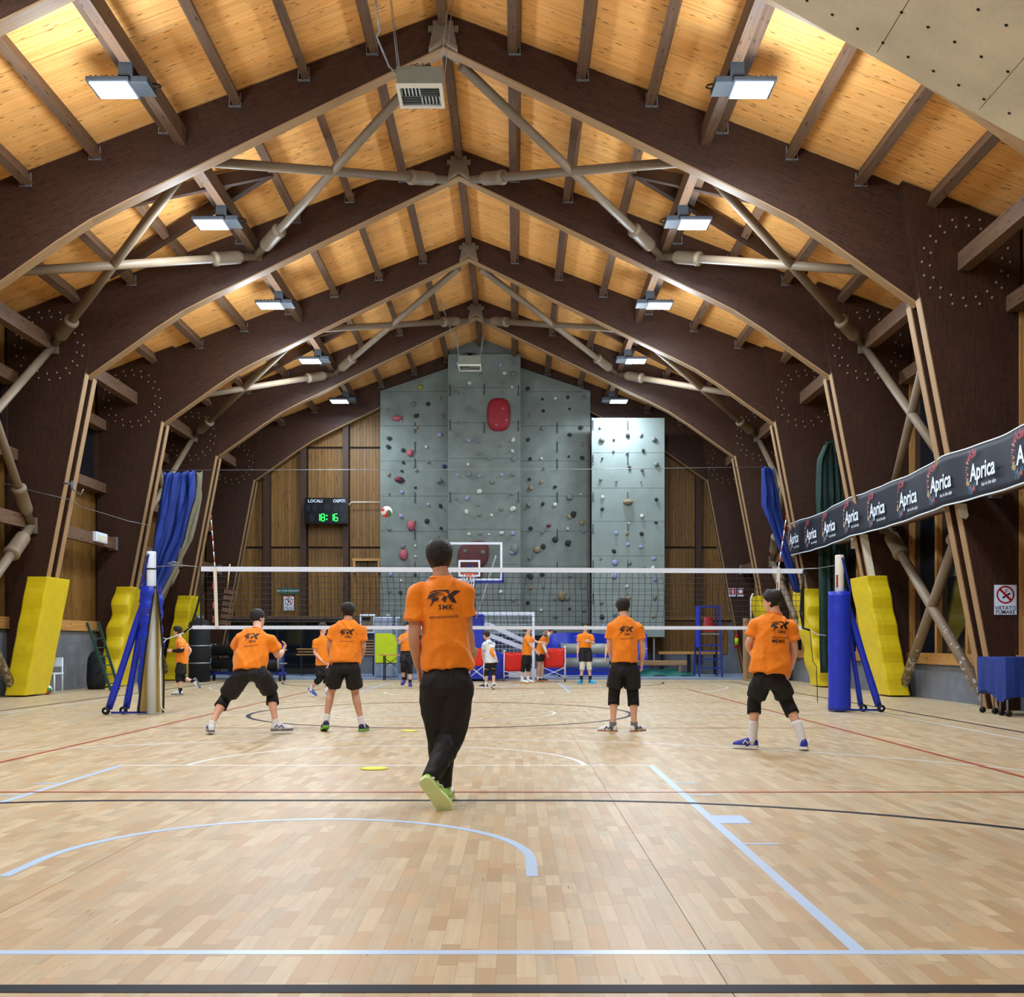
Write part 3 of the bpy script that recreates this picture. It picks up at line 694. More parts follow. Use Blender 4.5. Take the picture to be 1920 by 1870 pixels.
def volume(root, px, py, rx, rz, d, m, n=28, lobe=None):
    c = P(px, py, d); mb = MB(); rings = []
    for k, (q, t) in enumerate(((1, .02), (.99, -.05), (.93, -.11), (.75, -.15), (.1, -.165))):
        ring = []
        for i in range(n):
            a = 2*math.pi*i/n; sx = abs(math.cos(a))**.7*math.copysign(1, math.cos(a)); sz = abs(math.sin(a))**.7*math.copysign(1, math.sin(a))
            f = 1+(lobe*math.sin(2*a+.6) if lobe else 0); ring.append(c+V3((sx*rx*q*f, t, sz*rz*q*f)))
        rings.append(ring)
    mb.loft(rings).part('volume', m, root)
vr = mat('crimson_volume', '#8f1c28', .6, var=.1); vr2 = mat('maroon_volume', '#5e2630', .65, var=.1)
volume(cw, 935, 778, .4, .57, DT-.03, vr); volume(cw, 887, 1042, .5, .53, DT-.03, vr2, lobe=.12); volume(cw, 884, 1075, .38, .3, DT-.03, vr2)
for px, py in ((943, 766), (931, 797), (949, 788)): hold(cw, P(px, py, DT-.2), .13, 'rose')
for px, py in ((872, 1034), (906, 1036)): hold(cw, P(px, py, DT-.2), .16, 'grey')
# rope seen at the top of the tower
tag(MB().path([P(828, 500, 33), P(842, 600, 34.5), P(850, 655, 35.2)], .009).part('rope', 'offwhite'), 'thin rope falling from the roof to the climbing tower', 'rope')
# ------------------------------------------------------------------ scoreboard
SD = 36.3
sb = thing('scoreboard', 'black scoreboard showing a green 18:16 on the wooden end wall', 'scoreboard', P(612, 958, SD))
def sp(px, py, dy=0): return P(px, py, SD+dy)
MB().box(sp(612, 958.5, .1), (P(652, 0, SD).x-P(572, 0, SD).x, .16, P(0, 934, SD).z-P(0, 983, SD).z)).part('casing', 'board', sb, bevel=.01)
k1 = FPX/SD
def tfn(px, py, dy): return lambda u, v: sp(px, py, dy)+V3((u, 0, v))
add_text(MB(), 'LOCALI', tfn(591, 939.5, .015), .15, .012).part('lettering', 'white', sb, 'white LOCALI lettering')
add_text(MB(), 'OSPITI', tfn(636, 939.5, .015), .15, .012).part('lettering', 'white', sb, 'white OSPITI lettering')
SEG = {'8': 'abcdefg', '1': 'bc', '6': 'acdefg'}
def digit(mb, px, py, w_, h_, on):
    c = sp(px, py, .012); t = .026
    S = {'a': ((0, h_/2), 1), 'd': ((0, -h_/2), 1), 'g': ((0, 0), 1), 'f': ((-w_/2, h_/4), 0), 'b': ((w_/2, h_/4), 0), 'e': ((-w_/2, -h_/4), 0), 'c': ((w_/2, -h_/4), 0)}
    for q in on:
        (x, z), hz = S[q]; mb.box(c+V3((x, 0, z)), (w_*.8, .012, t) if hz else (t, .012, h_/2*.86))
for px, ch in ((596.5, '1'), (605.5, '8'), (621.5, '1'), (630, '6')):
    m_ = MB(); digit(m_, px, 970.5, .11, .24, SEG[ch]); m_.part('digit', 'seggreen', sb, 'lit green digit')
m_ = MB(); m_.box(sp(612.8, 967, .012), (.04, .012, .04)); m_.box(sp(612.8, 974, .012), (.04, .012, .04)); m_.part('colon', 'seggreen', sb, 'lit green colon')
for px, py in ((613, 952), (630, 954), (640, 954), (643, 971), (585, 971), (578, 952), (590, 952)):
    m_ = MB(); digit(m_, px, py, .1, .2, 'abcdefg'); m_.part('digit', 'segoff', sb)
# ------------------------------------------------------------------ signs
def sign_nosmoke(px0, py0, px1, py1, d, label):
    c = P((px0+px1)/2, (py0+py1)/2, d); W_, H_ = (px1-px0)*d/FPX, (py1-py0)*d/FPX
    r = thing('no_smoking_sign', label, 'sign', c)
    MB().box(c, (W_, .006, H_)).part('plate', 'white', r)
    o = c+V3((0, -.005, H_*.17)); R_ = W_*.4
    f = lambda rr, a, dy=0: o+V3((rr*math.cos(a), dy, rr*math.sin(a)))
    mb = MB(); n = 36
    for i in range(n):
        a, b = 2*math.pi*i/n, 2*math.pi*(i+1)/n; mb.poly([f(R_, a), f(R_, b), f(R_*.82, b), f(R_*.82, a)])
    t = R_*.09
    mb.poly([f(R_*.85, math.radians(135))+V3((t, 0, t)), f(R_*.85, math.radians(-45))+V3((t, 0, t)), f(R_*.85, math.radians(-45))-V3((t, 0, t)), f(R_*.85, math.radians(135))-V3((t, 0, t))])
    mb.part('prohibition_ring', 'redp', r, fix=False)
    cg = MB(); Rm = Matrix.Rotation(-math.radians(32), 3, 'Y'); cg.box(o+V3((R_*.1, .002, -R_*.1)), (R_*1.0, .003, R_*.2), Rm); cg.box(o+V3((0, .002, R_*.4)), (R_*.07, .003, R_*.4)); cg.box(o+V3((R_*.15, .002, R_*.45)), (R_*.06, .003, R_*.35)); cg.part('cigarette', 'black', r, kind='stuff')
    add_text(MB(), 'VIETATO', lambda u, v: c+V3((u, -.005, v-H_*.27)), W_*.235, .014).part('lettering', 'black', r)
    add_text(MB(), 'FUMARE', lambda u, v: c+V3((u, -.005, v-H_*.41)), W_*.235, .014).part('lettering', 'black', r)
sign_nosmoke(1864, 1097, 1906, 1153, 17.18, 'large white VIETATO FUMARE sign on the right timber column')
sign_nosmoke(532, 1119, 551, 1145, 36.85, 'small VIETATO FUMARE sign on the wooden end wall')
c = P(541, 1108, 36.85); es = thing('exit_sign', 'long green emergency exit sign on the wooden end wall', 'sign', c)
MB().box(c, (.7, .012, .2)).part('plate', mat('sign_green', '#1f5a4a', .5, var=0), es)
add_text(MB(), 'USCITA DI SICUREZZA', lambda u, v: c+V3((u, -.009, v)), .082, .012).part('lettering', 'white', es)
for px, lab_, kind in ((1373, 'red fire extinguisher sign, left of a pair on the far column', 0), (1388.5, 'red fire point sign, right of a pair on the far column', 1)):
    c = P(px, 1111, 36.16); r = thing('fire_sign', lab_, 'sign', c, 'red fire signs')
    MB().box(c, (.24, .008, .29)).part('plate', 'white', r); MB().box(c+V3((0, -.006, .03)), (.21, .004, .2)).part('red_field', 'redp', r)
    mb = MB()
    if kind == 0: mb.box(c+V3((.02, -.01, .02)), (.05, .003, .13)); mb.box(c+V3((.02, -.01, .1)), (.03, .003, .04)); mb.path([c+V3((-.01, -.01, .09)), c+V3((-.06, -.01, .06)), c+V3((-.05, -.01, -.03))], .008, 6)
    else: mb.lathe([(.07, 0), (.07, .004)], c+V3((0, -.008, .03)), (0, -1, 0))
    mb.part('pictogram', 'white', r, kind='stuff')
# ------------------------------------------------------------------ volleyball net: posts, tapes, netting, antennas
PL, PR_ = P(284, 1340, 16.25), P(1574, 1336, 16.9)
PL.z = PR_.z = 0
TL, TR = P(377, 1063, 16.3), P(1506, 1067, 16.86)
nd = (TR-TL); nL = nd.length; nu_ = nd.normalized()
net = thing('volleyball_net', 'white taped volleyball net with black mesh across the court', 'net', (TL.x, TL.y, 0))
zt, zb = TL.z, P(0, 1177, 16.4).z
SP, SQ = P(358, 1178, 16.28), P(1560, 1177, 16.88)
MB().bar(TL+V3((0, 0, -.035)), TR+V3((0, 0, -.035)), .012, .075).part('top_tape', 'white', net)
bl = TL-nu_*.13; br = TR+nu_*.02
MB().bar(V3((bl.x, bl.y, zb)), V3((br.x, br.y, zb)), .012, .055).part('bottom_tape', 'white', net)
mb = MB(); n = int(nL/.1); rr = .0034
def bow(u, v): return .03*math.sin(math.pi*v)*math.sin(math.pi*min(1, max(0, u))*3)
def npnt(u, v): p = TL+nd*u; return V3((p.x+.012*math.sin(v*5+u*40)+bow(u, v), p.y+.05*math.sin(math.pi*v), zb+(zt-.06-zb)*v))
for i in range(n+1): mb.path([npnt(i/n, v/6) for v in range(7)], rr, 4)
for j in range(1, 10): mb.path([npnt(u/60, j/10) for u in range(61)], rr, 4)
mb.part('netting', 'black', net, kind='stuff')
for e, q in ((TL, 1), (TR, -1)): MB().box(V3((e.x, e.y, (zt+zb)/2)), (.035, .01, zt-zb)).part('side_strap', 'black', net)
MB().path([PL+V3((.07, 0, 2.31)), TL-nu_*.3+V3((0, 0, .02)), TL-nu_*.05], .008, 6).part('head_cable', 'galv', net)
MB().path([TR, TR+nu_*.25+V3((0, 0, .01)), PR_+V3((-.07, 0, 2.38))], .008, 6).part('head_cable', 'galv', net)
t_ = MB(); t_.path([TL-nu_*.52+V3((0, 0, .05)), TL-nu_*.42+V3((0, 0, .075)), TL-nu_*.32+V3((0, 0, .055)), TL-nu_*.42+V3((0, 0, .03)), TL-nu_*.52+V3((0, 0, .05))], .01, 6); t_.part('hook', 'galv', net)
MB().path([V3((bl.x, bl.y, zb)), P(345, 1187, 16.3), P(312, 1199, 16.3), P(303, 1195, 16.25)], .008, 6).part('tension_cord', 'white', net)
MB().path([P(312, 1199, 16.3), P(303, 1210, 16.25), P(300, 1235, 16.2), P(301, 1290, 16.15), P(302, 1325, 16.1), P(312, 1339, 16.1)], .007, 6).part('tension_cord', 'white', net)
MB().path([V3((br.x, br.y, zb)), P(1518, 1182, 16.86), P(1532, 1190, 16.88), P(1549, 1192, 16.9)], .008, 6).part('tension_cord', 'white', net)
MB().path([P(1507, 1070, 16.85), P(1503, 1110, 16.84), P(1501, 1150, 16.83), P(1506, 1178, 16.84), P(1518, 1182, 16.86)], .018, 6).part('tension_strap', 'black', net)
MB().path([P(380, 1075, 16.3), P(377, 1110, 16.3), P(368, 1145, 16.3), P(357, 1178, 16.3), P(345, 1186, 16.3)], .018, 6).part('tension_strap', 'black', net)
MB().path([P(1518, 1182, 16.86), P(1524, 1240, 16.8), P(1531, 1250, 16.8), P(1533, 1318, 16.75)], .006, 6).part('tension_cord', 'black', net)
for px, dd, lab_, slant in ((404, 16.3, 'striped red and white net antenna at the left end of the net', -5), (1459, 16.84, 'striped red and white net antenna at the right end of the net', 8)):
    c = P(px, 1065, dd); r = thing('net_antenna', lab_, 'antenna', V3((c.x, c.y-.02, c.z)), 'net antennas'); top = P(px+slant*1.9-(0 if slant > 0 else -2), 966, dd)
    lo = P(px-slant*.1, 1172, dd); lo.y = c.y-.03; c.y -= .03; top.y -= .03
    for k in range(10):
        a, b = c+(top-c)*(k/10), c+(top-c)*((k+1)/10); MB().tube(a, b, .009, n=8).part('stripe', 'linered' if k % 2 else 'white', r)
    MB().bar(c, V3((c.x+(.03 if px < 900 else -.03), c.y, zb)), .05, .02, (0, 1, 0)).part('pocket', 'offwhite', r)
    q = MB()
    for f_ in (.3, .62, .85): q.box(c+V3((-.02, -.014, -(zt-zb)*f_)), (.02, .006, .1))
    q.part('red_marks', 'linered', r, kind='stuff')
def netpost(base, s, opened, label):
    r = thing('net_post', label, 'post', base, 'padded net posts'); b = V3(base)
    MB().lathe([(.07, .005), (.07, 2.53), (.066, 2.545), (.02, 2.55)], b, n=20).part('pole', 'white' if opened else 'offwhite', r)
    for k, (dx, dy, wh) in enumerate(((.66, -.02, 1), (.44, .12, 1)) if opened else ((.62, -.05, 1), (.38, .1, 1))):
        top = b+V3((s*.06, .05, 2.0-.03*k)); bot = b+V3((s*dx, dy, .09)); n = 10; rings = []
        d, a, u = frame_of(bot-top); 
        for i in range(n+1):
            p = top+(bot-top)*(i/n); q = 1+.06*math.sin(i*5+k)
            rings.append([p+(a*math.cos(t)*.042+u*math.sin(t)*.055)*q for t in [2*math.pi*j/12 for j in range(12)]])
        st = MB().loft(rings).part('padded_strut', 'blue', r)
        wp = V3((bot.x+s*.02, bot.y-.06, .062)); MB().lathe([(.02, -.02), (.06, -.02), (.06, .02), (.02, .02)], wp, (0, 1, 0)).part('wheel', 'black', st)
        MB().lathe([(.018, 0), (.018, .006)], wp+V3((0, -.022, 0)), (0, -1, 0), 10).part('hub', 'white', st)
    MB().bar(b+V3((0, -.0, .03)), b+V3((s*.62, -.02, .03)), .05, .03).part('base_rail', 'navyblue', r)
    MB().bar(b+V3((s*.02, -.075, 2.5)), b+V3((s*.17, -.04, 1.95)), .03, .01, (0, 1, 0)).part('strap', 'navyblue', r)
    if opened:
        MB().lathe([(.074, 2.26), (.076, 2.265), (.076, 2.28), (.074, 2.285)], b, n=16).part('collar', 'black', r)
        def sheet(rad, wob):
            def fn(u, v):
                z = 1.98*v+.02; half = math.radians(176-88*(1-v)**.9); a = math.radians(132)+(half-2*half*u)
                rr_ = rad+.01*math.sin(z*11+u*9)*wob+.012*math.sin(z*27+u*4)*wob*(v > .3)+.035*(1-v)**1.5
                return b+V3((math.cos(a)*rr_*1.05, math.sin(a)*rr_-.01, z))
            return fn
        MB().grid(sheet(.16, 1), 26, 40).part('pad_cover', 'blue', r); MB().grid(sheet(.142, .5), 26, 16).part('pad_foam', 'foam', r)
        for uu in (0, 1):
            MB().path([sheet(.155, 0)(uu, v/16)+V3((0, -.004, 0)) for v in range(17)], .016, 6).part('velcro_edge', 'black', r)
    else:
        rings = []
        for k in range(25):
            z = .02+1.93*k/24; q = 1+.015*math.sin(z*13); rings.append([b+V3((math.cos(a)*.185*q*(1 if abs(math.cos(a)) < .8 else .97), math.sin(a)*.16*q+.006*math.sin(z*21+a*2), z)) for a in [2*math.pi*j/18+.2 for j in range(18)]])
        MB().loft(rings).part('pad_cover', 'blue', r); MB().box(b+V3((-.16, -.1, 2.2)), (.005, .005, .005)).part('rope_end', 'white', r)
        MB().box(b+V3((-.05, -.056, 2.12)), (.05, .012, .2), Matrix.Rotation(.5, 3, 'Z')).part('tape_mark', 'linered', r)
    return r
netpost(PL, -1, True, 'white net post at the left, its blue padding hanging open'); netpost(PR_, 1, False, 'white net post at the right in closed blue padding')
# ------------------------------------------------------------------ yellow column pads
def column_pad(s, d, ztop, label, bulge=.0, wd=.46):
    x = XC+s*(9.2); r = thing('column_pad', label, 'pad', (x, d-.5, 0), 'yellow column pads'); rings = []; n = 22
    for k in range(n+1):
        z = .03+(ztop-.03)*k/n; xi = XC+s*(9.2-.191*z)-s*.24; xo = xi+s*wd; y0, y1 = d-.72+.03*math.sin(k*1.3)*bulge, d+.33
        o = s*.02*bulge*math.sin(k*.9)
        pts = [(xi+s*.03, y0), (xi, y0+.03), (xi, y0+.35), (xi, y1), (xo, y1), (xo, y0+.3), (xo, y0+.03), (xo-s*.03, y0), (xi+s*wd*.66, y0-.012*bulge), (xi+s*wd*.33, y0-.015*bulge)]
        if s < 0: pts = pts[::-1]
        rings.append([V3((a+o*math.sin(b*9), b, z)) for a, b in pts])
    o = MB().loft(rings, smooth=False).part('cover', 'yellow', r, fix=True, bevel=.012)
    if bulge > 1: o.data.polygons.foreach_set('use_smooth', [abs(p.normal.z) < .9 for p in o.data.polygons]); o.data.set_sharp_from_angle(angle=.7)
    MB().bar((XC+s*(9.2-.191*(ztop-.3))-s*.235, d-.3, ztop-.25), (XC+s*(9.2-.191*.1)-s*.235, d-.3, .1), .008, .02, (0, 1, 0)).part('seam', 'yellow', r)
column_pad(-1, 22.3, 2.5, 'tall yellow pad on the left column nearest the camera', .3); column_pad(-1, 27.05, 2.55, 'wrinkled yellow pad on the left column behind the ladder', 1.6)
column_pad(-1, 31.9, 2.55, 'far left yellow pad behind the running player', .6)
column_pad(1, 22.3, 2.52, 'tall yellow pad on the right column beside the net post', .7); column_pad(1, 27.05, 2.5, 'creased yellow pad on the right column left of the net post', 1.6)
column_pad(1, 31.9, 2.55, 'far right yellow pad behind the MEME player', .6)
# ------------------------------------------------------------------ banner along the right columns
BXX = 7.2
def sag(y): t = (y-12.7)/4.78; return .05*math.sin(math.pi*(t-math.floor(t)))
def bpt(y, v): return V3((BXX+.03*math.sin(y*2.1)*v+.015*math.sin(y*5), y, 3.42+.83*v-sag(y)*(.9+.3*v)))
bn = thing('banner', 'long navy sponsor banner with white lettering along the right columns', 'banner', (BXX, 20, 3.4))
MB().grid(lambda u, v: bpt(27.6-15.2*u, v), 90, 8).part('cloth', 'navy', bn).modifiers.new('thick', 'SOLIDIFY').thickness = .004
for v in (0, 1): MB().path([bpt(27.6-15.2*i/90, v) for i in range(91)], .014, 6).part('hem', 'white', bn)
random.seed(5)
ca = {'spark_red': '#c9505a', 'spark_yellow': '#e6dc9c', 'spark_orange': '#dc9a70', 'spark_blue': '#3f84b4'}
for kk, vv in ca.items(): M[kk] = mat(kk, vv, .6, var=0)
sparks = {k_: MB() for k_ in ca}
for i in range(48):
    a = math.radians(55+250*i/48+random.uniform(-4, 4)); r0 = random.uniform(.55, .8); r1 = r0+random.uniform(.12, .3)
    top = math.sin(a); kk = 'spark_red' if top > .55 else 'spark_blue' if top < -.72 and random.random() < .5 else random.choice(('spark_yellow', 'spark_orange', 'spark_red', 'spark_yellow'))
    cx_, cz_ = -.27, .02
    p = V3((0, -(cx_+math.cos(a)*.25*r0), cz_+math.sin(a)*.36*r0)); q = V3((0, -(cx_+math.cos(a)*.25*r1), cz_+math.sin(a)*.36*r1))
    d = (q-p).normalized(); n_ = V3((0, -d.z, d.y))*.006; sparks[kk].poly([p+n_, q+n_, q-n_, p-n_])
lm = add_text(MB(), 'Aprica', lambda u, v: V3((0, -u*1.06-.08, v*1.25)), .3, .022).mesh('lettering')
tm = add_text(MB(), 'fun in the alps', lambda u, v: V3((0, -u-.3, v-.235)), .085, .008).mesh('tagline')
sm_ = {k_: m_.mesh(k_) for k_, m_ in sparks.items()}
for k in range(9):
    y = 26.85-1.545*k; o0 = bpt(y, .5)+V3((-.034, 0, 0))-bn.location
    for me, nme, mt_ in [(lm, 'lettering', 'white'), (tm, 'tagline', 'white')]+[(sm_[q], 'firework_dashes', q) for q in sm_]:
        if not me.materials: me.materials.append(M[mt_])
        o = bpy.data.objects.new(nme, me); COL.objects.link(o); o.parent = bn; o.location = o0
        if nme == 'firework_dashes': o['kind'] = 'stuff'
# ------------------------------------------------------------------ curtains and their wire
def curtain(name, label, rows, m, pleats=5, amp=.1, m2=None, split=.8):
    """rows: [(left point, right point)] from top to bottom"""
    r = thing(name, label, 'curtain', rows[0][0])
    def fn(u, v):
        t = v*(len(rows)-1); i = min(int(t), len(rows)-2); t -= i
        a = V3(rows[i][0]).lerp(V3(rows[i+1][0]), t); b = V3(rows[i][1]).lerp(V3(rows[i+1][1]), t)
        p = a.lerp(b, u); ph = u*pleats*2*math.pi+v*1.5
        return p+V3((.03*math.sin(ph*1.7+v*9), amp*(.55+.45*math.sin(u*11+v*4))*math.sin(ph+1.3*math.sin(v*5+u*3))+.035*noise.noise(V3((u*9, v*7, 3))), -.08*abs(math.sin(u*pleats*math.pi))*(1-v)))
    o = MB().grid(lambda u, v: fn(u*split, v), 60, 30).part('cloth', m, r); s_ = o.modifiers.new('thick', 'SOLIDIFY'); s_.thickness = .006
    if m2:
        o = MB().grid(lambda u, v: fn(split+u*(1-split), v)+V3((0, .1, 0)), 16, 30).part('lining', m2, r); o.modifiers.new('thick', 'SOLIDIFY').thickness = .006
    return r
curtain('curtain', 'blue curtain with grey lining gathered at the left column', [(P(306, 884, 26.3), P(377, 880, 26.6)), (P(297, 945, 26.3), P(378, 930, 26.6)), (P(288, 1010, 26.3), P(358, 1010, 26.6)), (P(274, 1070, 26.3), P(322, 1085, 26.6)), (P(262, 1130, 26.3), P(290, 1150, 26.6))], 'bluecloth', 5, .1, 'greycloth', .82)
curtain('curtain', 'blue curtain gathered in a narrow bundle at the right column', [(P(1427, 872, 26.3), P(1452, 874, 26.6)), (P(1429, 905, 26.3), P(1460, 915, 26.6)), (P(1431, 945, 26.3), P(1466, 960, 26.6)), (P(1450, 1000, 26.3), P(1476, 1010, 26.6)), (P(1470, 1050, 26.3), P(1490, 1060, 26.6)), (P(1490, 1110, 26.3), P(1500, 1112, 26.6))], 'bluecloth', 3, .08, 'greycloth', .9)
curtain('curtain', 'dark green curtain hanging behind the right banner', [(P(1546, 828, 25.5), P(1578, 822, 25.7)), (P(1534, 860, 25.5), P(1588, 850, 25.7)), (P(1533, 960, 25.5), P(1596, 950, 25.7)), (P(1536, 1100, 25.5), P(1600, 1100, 25.7)), (P(1540, 1262, 25.5), P(1600, 1262, 25.7))], 'greencloth', 6, .07)
tag(MB().path([P(306, 882, 26.65), P(700, 881, 26.65), P(1100, 880, 26.65), P(1440, 876, 26.65)], .009, 5).part('curtain_wire', 'galv'), 'thin steel wire stretched across the hall for the curtains', 'wire')
tag(MB().path([P(-20, 900, 21.9), P(25, 911, 22), P(70, 923, 22), P(135, 938, 22.0), P(150, 950, 24), P(195, 963, 25.4), P(240, 977, 26.2), P(283, 986, 26.6)], .007, 5).part('cable', 'galv'), 'thin slack cable along the left columns', 'cable')
# ------------------------------------------------------------------ left wall: emergency light, winch handle, ladder, sack, chair, ball
c = P(169, 1014, 26.0); c.x += .75; r = thing('emergency_light', 'white emergency light box on the left wall girt', 'lamp', c)
c = V3((XC-9.02, 25.6, 3.72)); r.location = c
MB().box(c, (.1, .7, .24)).part('casing', 'white', r, bevel=.01); MB().box(c+V3((.055, 0, -.02)), (.012, .6, .14)).part('diffuser', 'offwhite', r)
c = P(137, 908, 21.95); r = thing('winch_handle', 'grey winch crank sticking out of the left column', 'crank', c)
MB().tube(c+V3((-.2, 0, .02)), c+V3((.02, 0, .0)), .022, n=10).part('shaft', 'galv', r); MB().box(c+V3((0, -.01, -.02)), (.05, .08, .16)).part('gearbox', 'galv', r)
MB().path([c+V3((-.0, -.04, -.1)), c+V3((.07, -.08, -.16)), c+V3((.2, -.1, -.24)), c+V3((.26, -.1, -.12))], .014, 8).part('crank', 'galv', r)
r = thing('ladder', 'dark green ladder leaning on the left wall', 'ladder', P(212, 1290, 24.4))
a0, a1 = P(208, 1297, 24.3), P(163, 1168, 25.0); b0, b1 = P(223, 1288, 24.9), P(184, 1166, 25.6); a0.z = b0.z = .01
for p, q in ((a0, a1), (b0, b1)): MB().bar(p, q, .06, .03, (0, 1, 0)).part('rail', 'greenpaint', r)
for k in range(7): t = .1+.13*k; MB().tube(a0.lerp(a1, t), b0.lerp(b1, t), .016, n=8).part('rung', 'greenpaint', r)
c = P(181, 1296, 25.3); c.z = 0; r = thing('sack', 'dark sack standing behind the ladder', 'sack', c)
MB().lathe([(.02, 0), (.2, .01), (.23, .2), (.22, .5), (.2, .75), (.12, .9), (.02, .95)], c, n=18).part('bag', 'dark', r)
c = V3((-10.1, 22.75, 0)); r = thing('chair', 'white chair half hidden behind the left yellow pad', 'chair', c)
for dx in (0, .4):
    for dy in (0, .4): MB().tube(c+V3((dx-.38, dy, 0)), c+V3((dx-.38, dy, .45 if dy == 0 else .8)), .016, n=8).part('leg', 'white', r)
MB().box(c+V3((-.18, .2, .45)), (.44, .44, .03)).part('seat', 'white', r); MB().box(c+V3((-.18, .41, .7)), (.42, .02, .2)).part('backrest', 'white', r)
def volleyball(c, label, rad=.105, rot=0.):
    r = thing('volleyball', label, 'ball', c); nme = ('ball_white', 'ball_red', 'ball_green')
    n1, n2 = 24, 14
    mbs = [MB(), MB(), MB()]
    for j in range(n2):
        for i in range(n1):
            th = [math.pi*(j+q)/n2 for q in (0, 1)]; ph = [2*math.pi*(i+q)/n1 for q in (0, 1)]
            def p(t, f): return V3((math.sin(t)*math.cos(f), math.sin(t)*math.sin(f), math.cos(t)))
            mid = p((th[0]+th[1])/2, (ph[0]+ph[1])/2); sw = (math.atan2(mid.z, mid.x)+1.2*mid.y+rot) % (2*math.pi/1.5)
            k = 0 if sw < 1.9 else 1 if sw < 3.0 else 2
            q = [p(th[0], ph[0]), p(th[1], ph[0]), p(th[1], ph[1]), p(th[0], ph[1])]
            b = len(mbs[k].v); mbs[k].v += [V3(c)+v*rad for v in q]; mbs[k].face((b, b+1, b+2, b+3), None, .5, True)
    for k in range(3): mbs[k].part('panel', nme[k], r)
    return r
M['ball_white'] = mat('ball_white', '#e6e3da', .5, var=0); M['ball_red'] = mat('ball_red', '#c9304a', .5, var=0); M['ball_green'] = mat('ball_green', '#2f7d4c', .5, var=0)
volleyball(V3((-10.18, 22.62, .106)), 'red and white volleyball on the floor by the white chair behind the yellow pad')
volleyball(P(725, 960, 20.0), 'volleyball in mid air in front of the climbing wall', .11, .6)
# ------------------------------------------------------------------ far end, left: dark glass screen, trolley of rollers, roll, rungs, tables
gs = bpy.data.objects.new('door_1', None); COL.objects.link(gs); gs.location = (-7.6, 34.9, 0); gs['kind'] = 'structure'
for k in range(5):
    xa = -9.6+.81*k; MB().box((xa+.4, 34.9, .97), (.75, .02, 1.75)).part('pane', 'glass', gs); MB().box((xa, 34.9, .97), (.05, .06, 1.85)).part('frame', 'dark', gs)
MB().box((-7.6, 34.95, 1.9), (4.2, .5, .06)).part('frame', 'dark', gs)
def roller_trolley(name, label, c, L, rolls, mroll, mdisc, frame_m, group=None):
    c = V3(c); r = thing(name, label, 'trolley', c, group)
    for (y, z, rad) in rolls:
        o = MB().tube(c+V3((-L/2+.1, y, z)), c+V3((L/2-.1, y, z)), rad*.86, n=18).part('roll', mroll, r)
        for s in (-1, 1):
            MB().lathe([(.02, 0), (rad, .005), (rad, .03), (.02, .035)], c+V3((s*(L/2-.1), y, z)), (s, 0, 0), 20).part('disc', mdisc, r)
        MB().tube(c+V3((-L/2-.08, y, z)), c+V3((L/2+.08, y, z)), .022, n=8).part('axle', 'galv', r)
    for s in (-1, 1):
        MB().box(c+V3((s*(L/2), 0, .62)), (.06, .1, .95)).part('upright', frame_m, r); MB().box(c+V3((s*L/2, 0, .22)), (.08, .7, .08)).part('foot', frame_m, r)
        for y in (-.28, .28):
            MB().lathe([(.02, -.025), (.095, -.025), (.095, .025), (.02, .025)], c+V3((s*(L/2-.02), y, .096)), (1, 0, 0), 16).part('wheel', 'black', r)
    MB().box(c+V3((0, 0, .24)), (L, .08, .08)).part('base_beam', frame_m, r); return r
roller_trolley('roller_trolley', 'blue trolley with dark rollers and grey end discs, far left', (-8.0, 31.0, 0), 2.15, [(-.18, .92, .19), (.2, .92, .19), (-.18, .52, .19), (.2, .52, .19)], 'black', 'galv', 'navyblue', 'roller trolleys')
c = P(374, 1272, 30.2); c.z = 0; r = thing('wrapped_roll', 'tall black wrapped roll with grey straps beside the far left pad', 'roll', c)
MB().lathe([(.05, 0), (.3, .02), (.31, .9), (.29, 1.7), (.2, 1.8), (.03, 1.82)], c, n=18).part('bundle', 'dark', r)
for z in (.55, 1.05, 1.62): MB().lathe([(.313, z-.02), (.32, z-.02), (.32, z+.02), (.31, z+.02)], c, n=18).part('strap', 'galv', r)
MB().lathe([(.1, 1.8), (.13, 1.86), (.1, 1.94), (.02, 1.95)], c, n=14).part('cap', 'galv', r)
c = P(428, 1100, 31.2); r = thing('hanging_rungs', 'stack of small wooden boards hanging from a rope at the far left', 'ladder', c)
MB().path([P(431, 1058, 31.2), P(426, 1105, 31.2)], .02, 6).part('rope', 'foam', r)
for k in range(6):
    R_ = Matrix.Rotation(.12, 3, 'Y'); q = P(431-1.7*k, 1110+11.5*k, 31.2); MB().box(q, (.3, .14, .13), R_).part('rung', 'purlin', r)
def fold_tables(c, n, label, L=.75):
    c = V3(c); r = thing('table_stack', label, 'table', c, 'stacks of folding tables')
    for k in range(n): MB().box(c+V3((.04*(k % 2), 0, .7+.09*k)), (L, .5, .03), g=(1, 0, 0)).part('tabletop', 'pinetrim', r); MB().box(c+V3((0, -.2, .66+.09*k)), (L*.9, .03, .03)).part('folded_leg', 'black', r)
    for dx in (-.3, .3):
        for dy in (-.2, .2): MB().box(c+V3((dx, dy, .34)), (.04, .04, .62)).part('leg', 'black', r)
fold_tables(P(585, 1268, 33.6)*V3((1, 1, 0)) if False else (P(585, 0, 33.6).x, 33.6, .06), 3, 'stack of folded tables left of the boy with grey hair', .9)
fold_tables((P(684, 0, 33.4).x, 33.4, .06), 6, 'taller stack of folded tables under the white control box', .8)
c = (P(690, 0, 36.2).x, 36.2, P(0, 1170, 36.2).z); r = thing('control_box', 'white framed control box on the end wall', 'box', c)
MB().box(c, (.54, .3, .66)).part('casing', 'white', r, bevel=.02); MB().box(V3(c)+V3((0, -.155, 0)), (.42, .02, .54)).part('face', 'gusset', r)
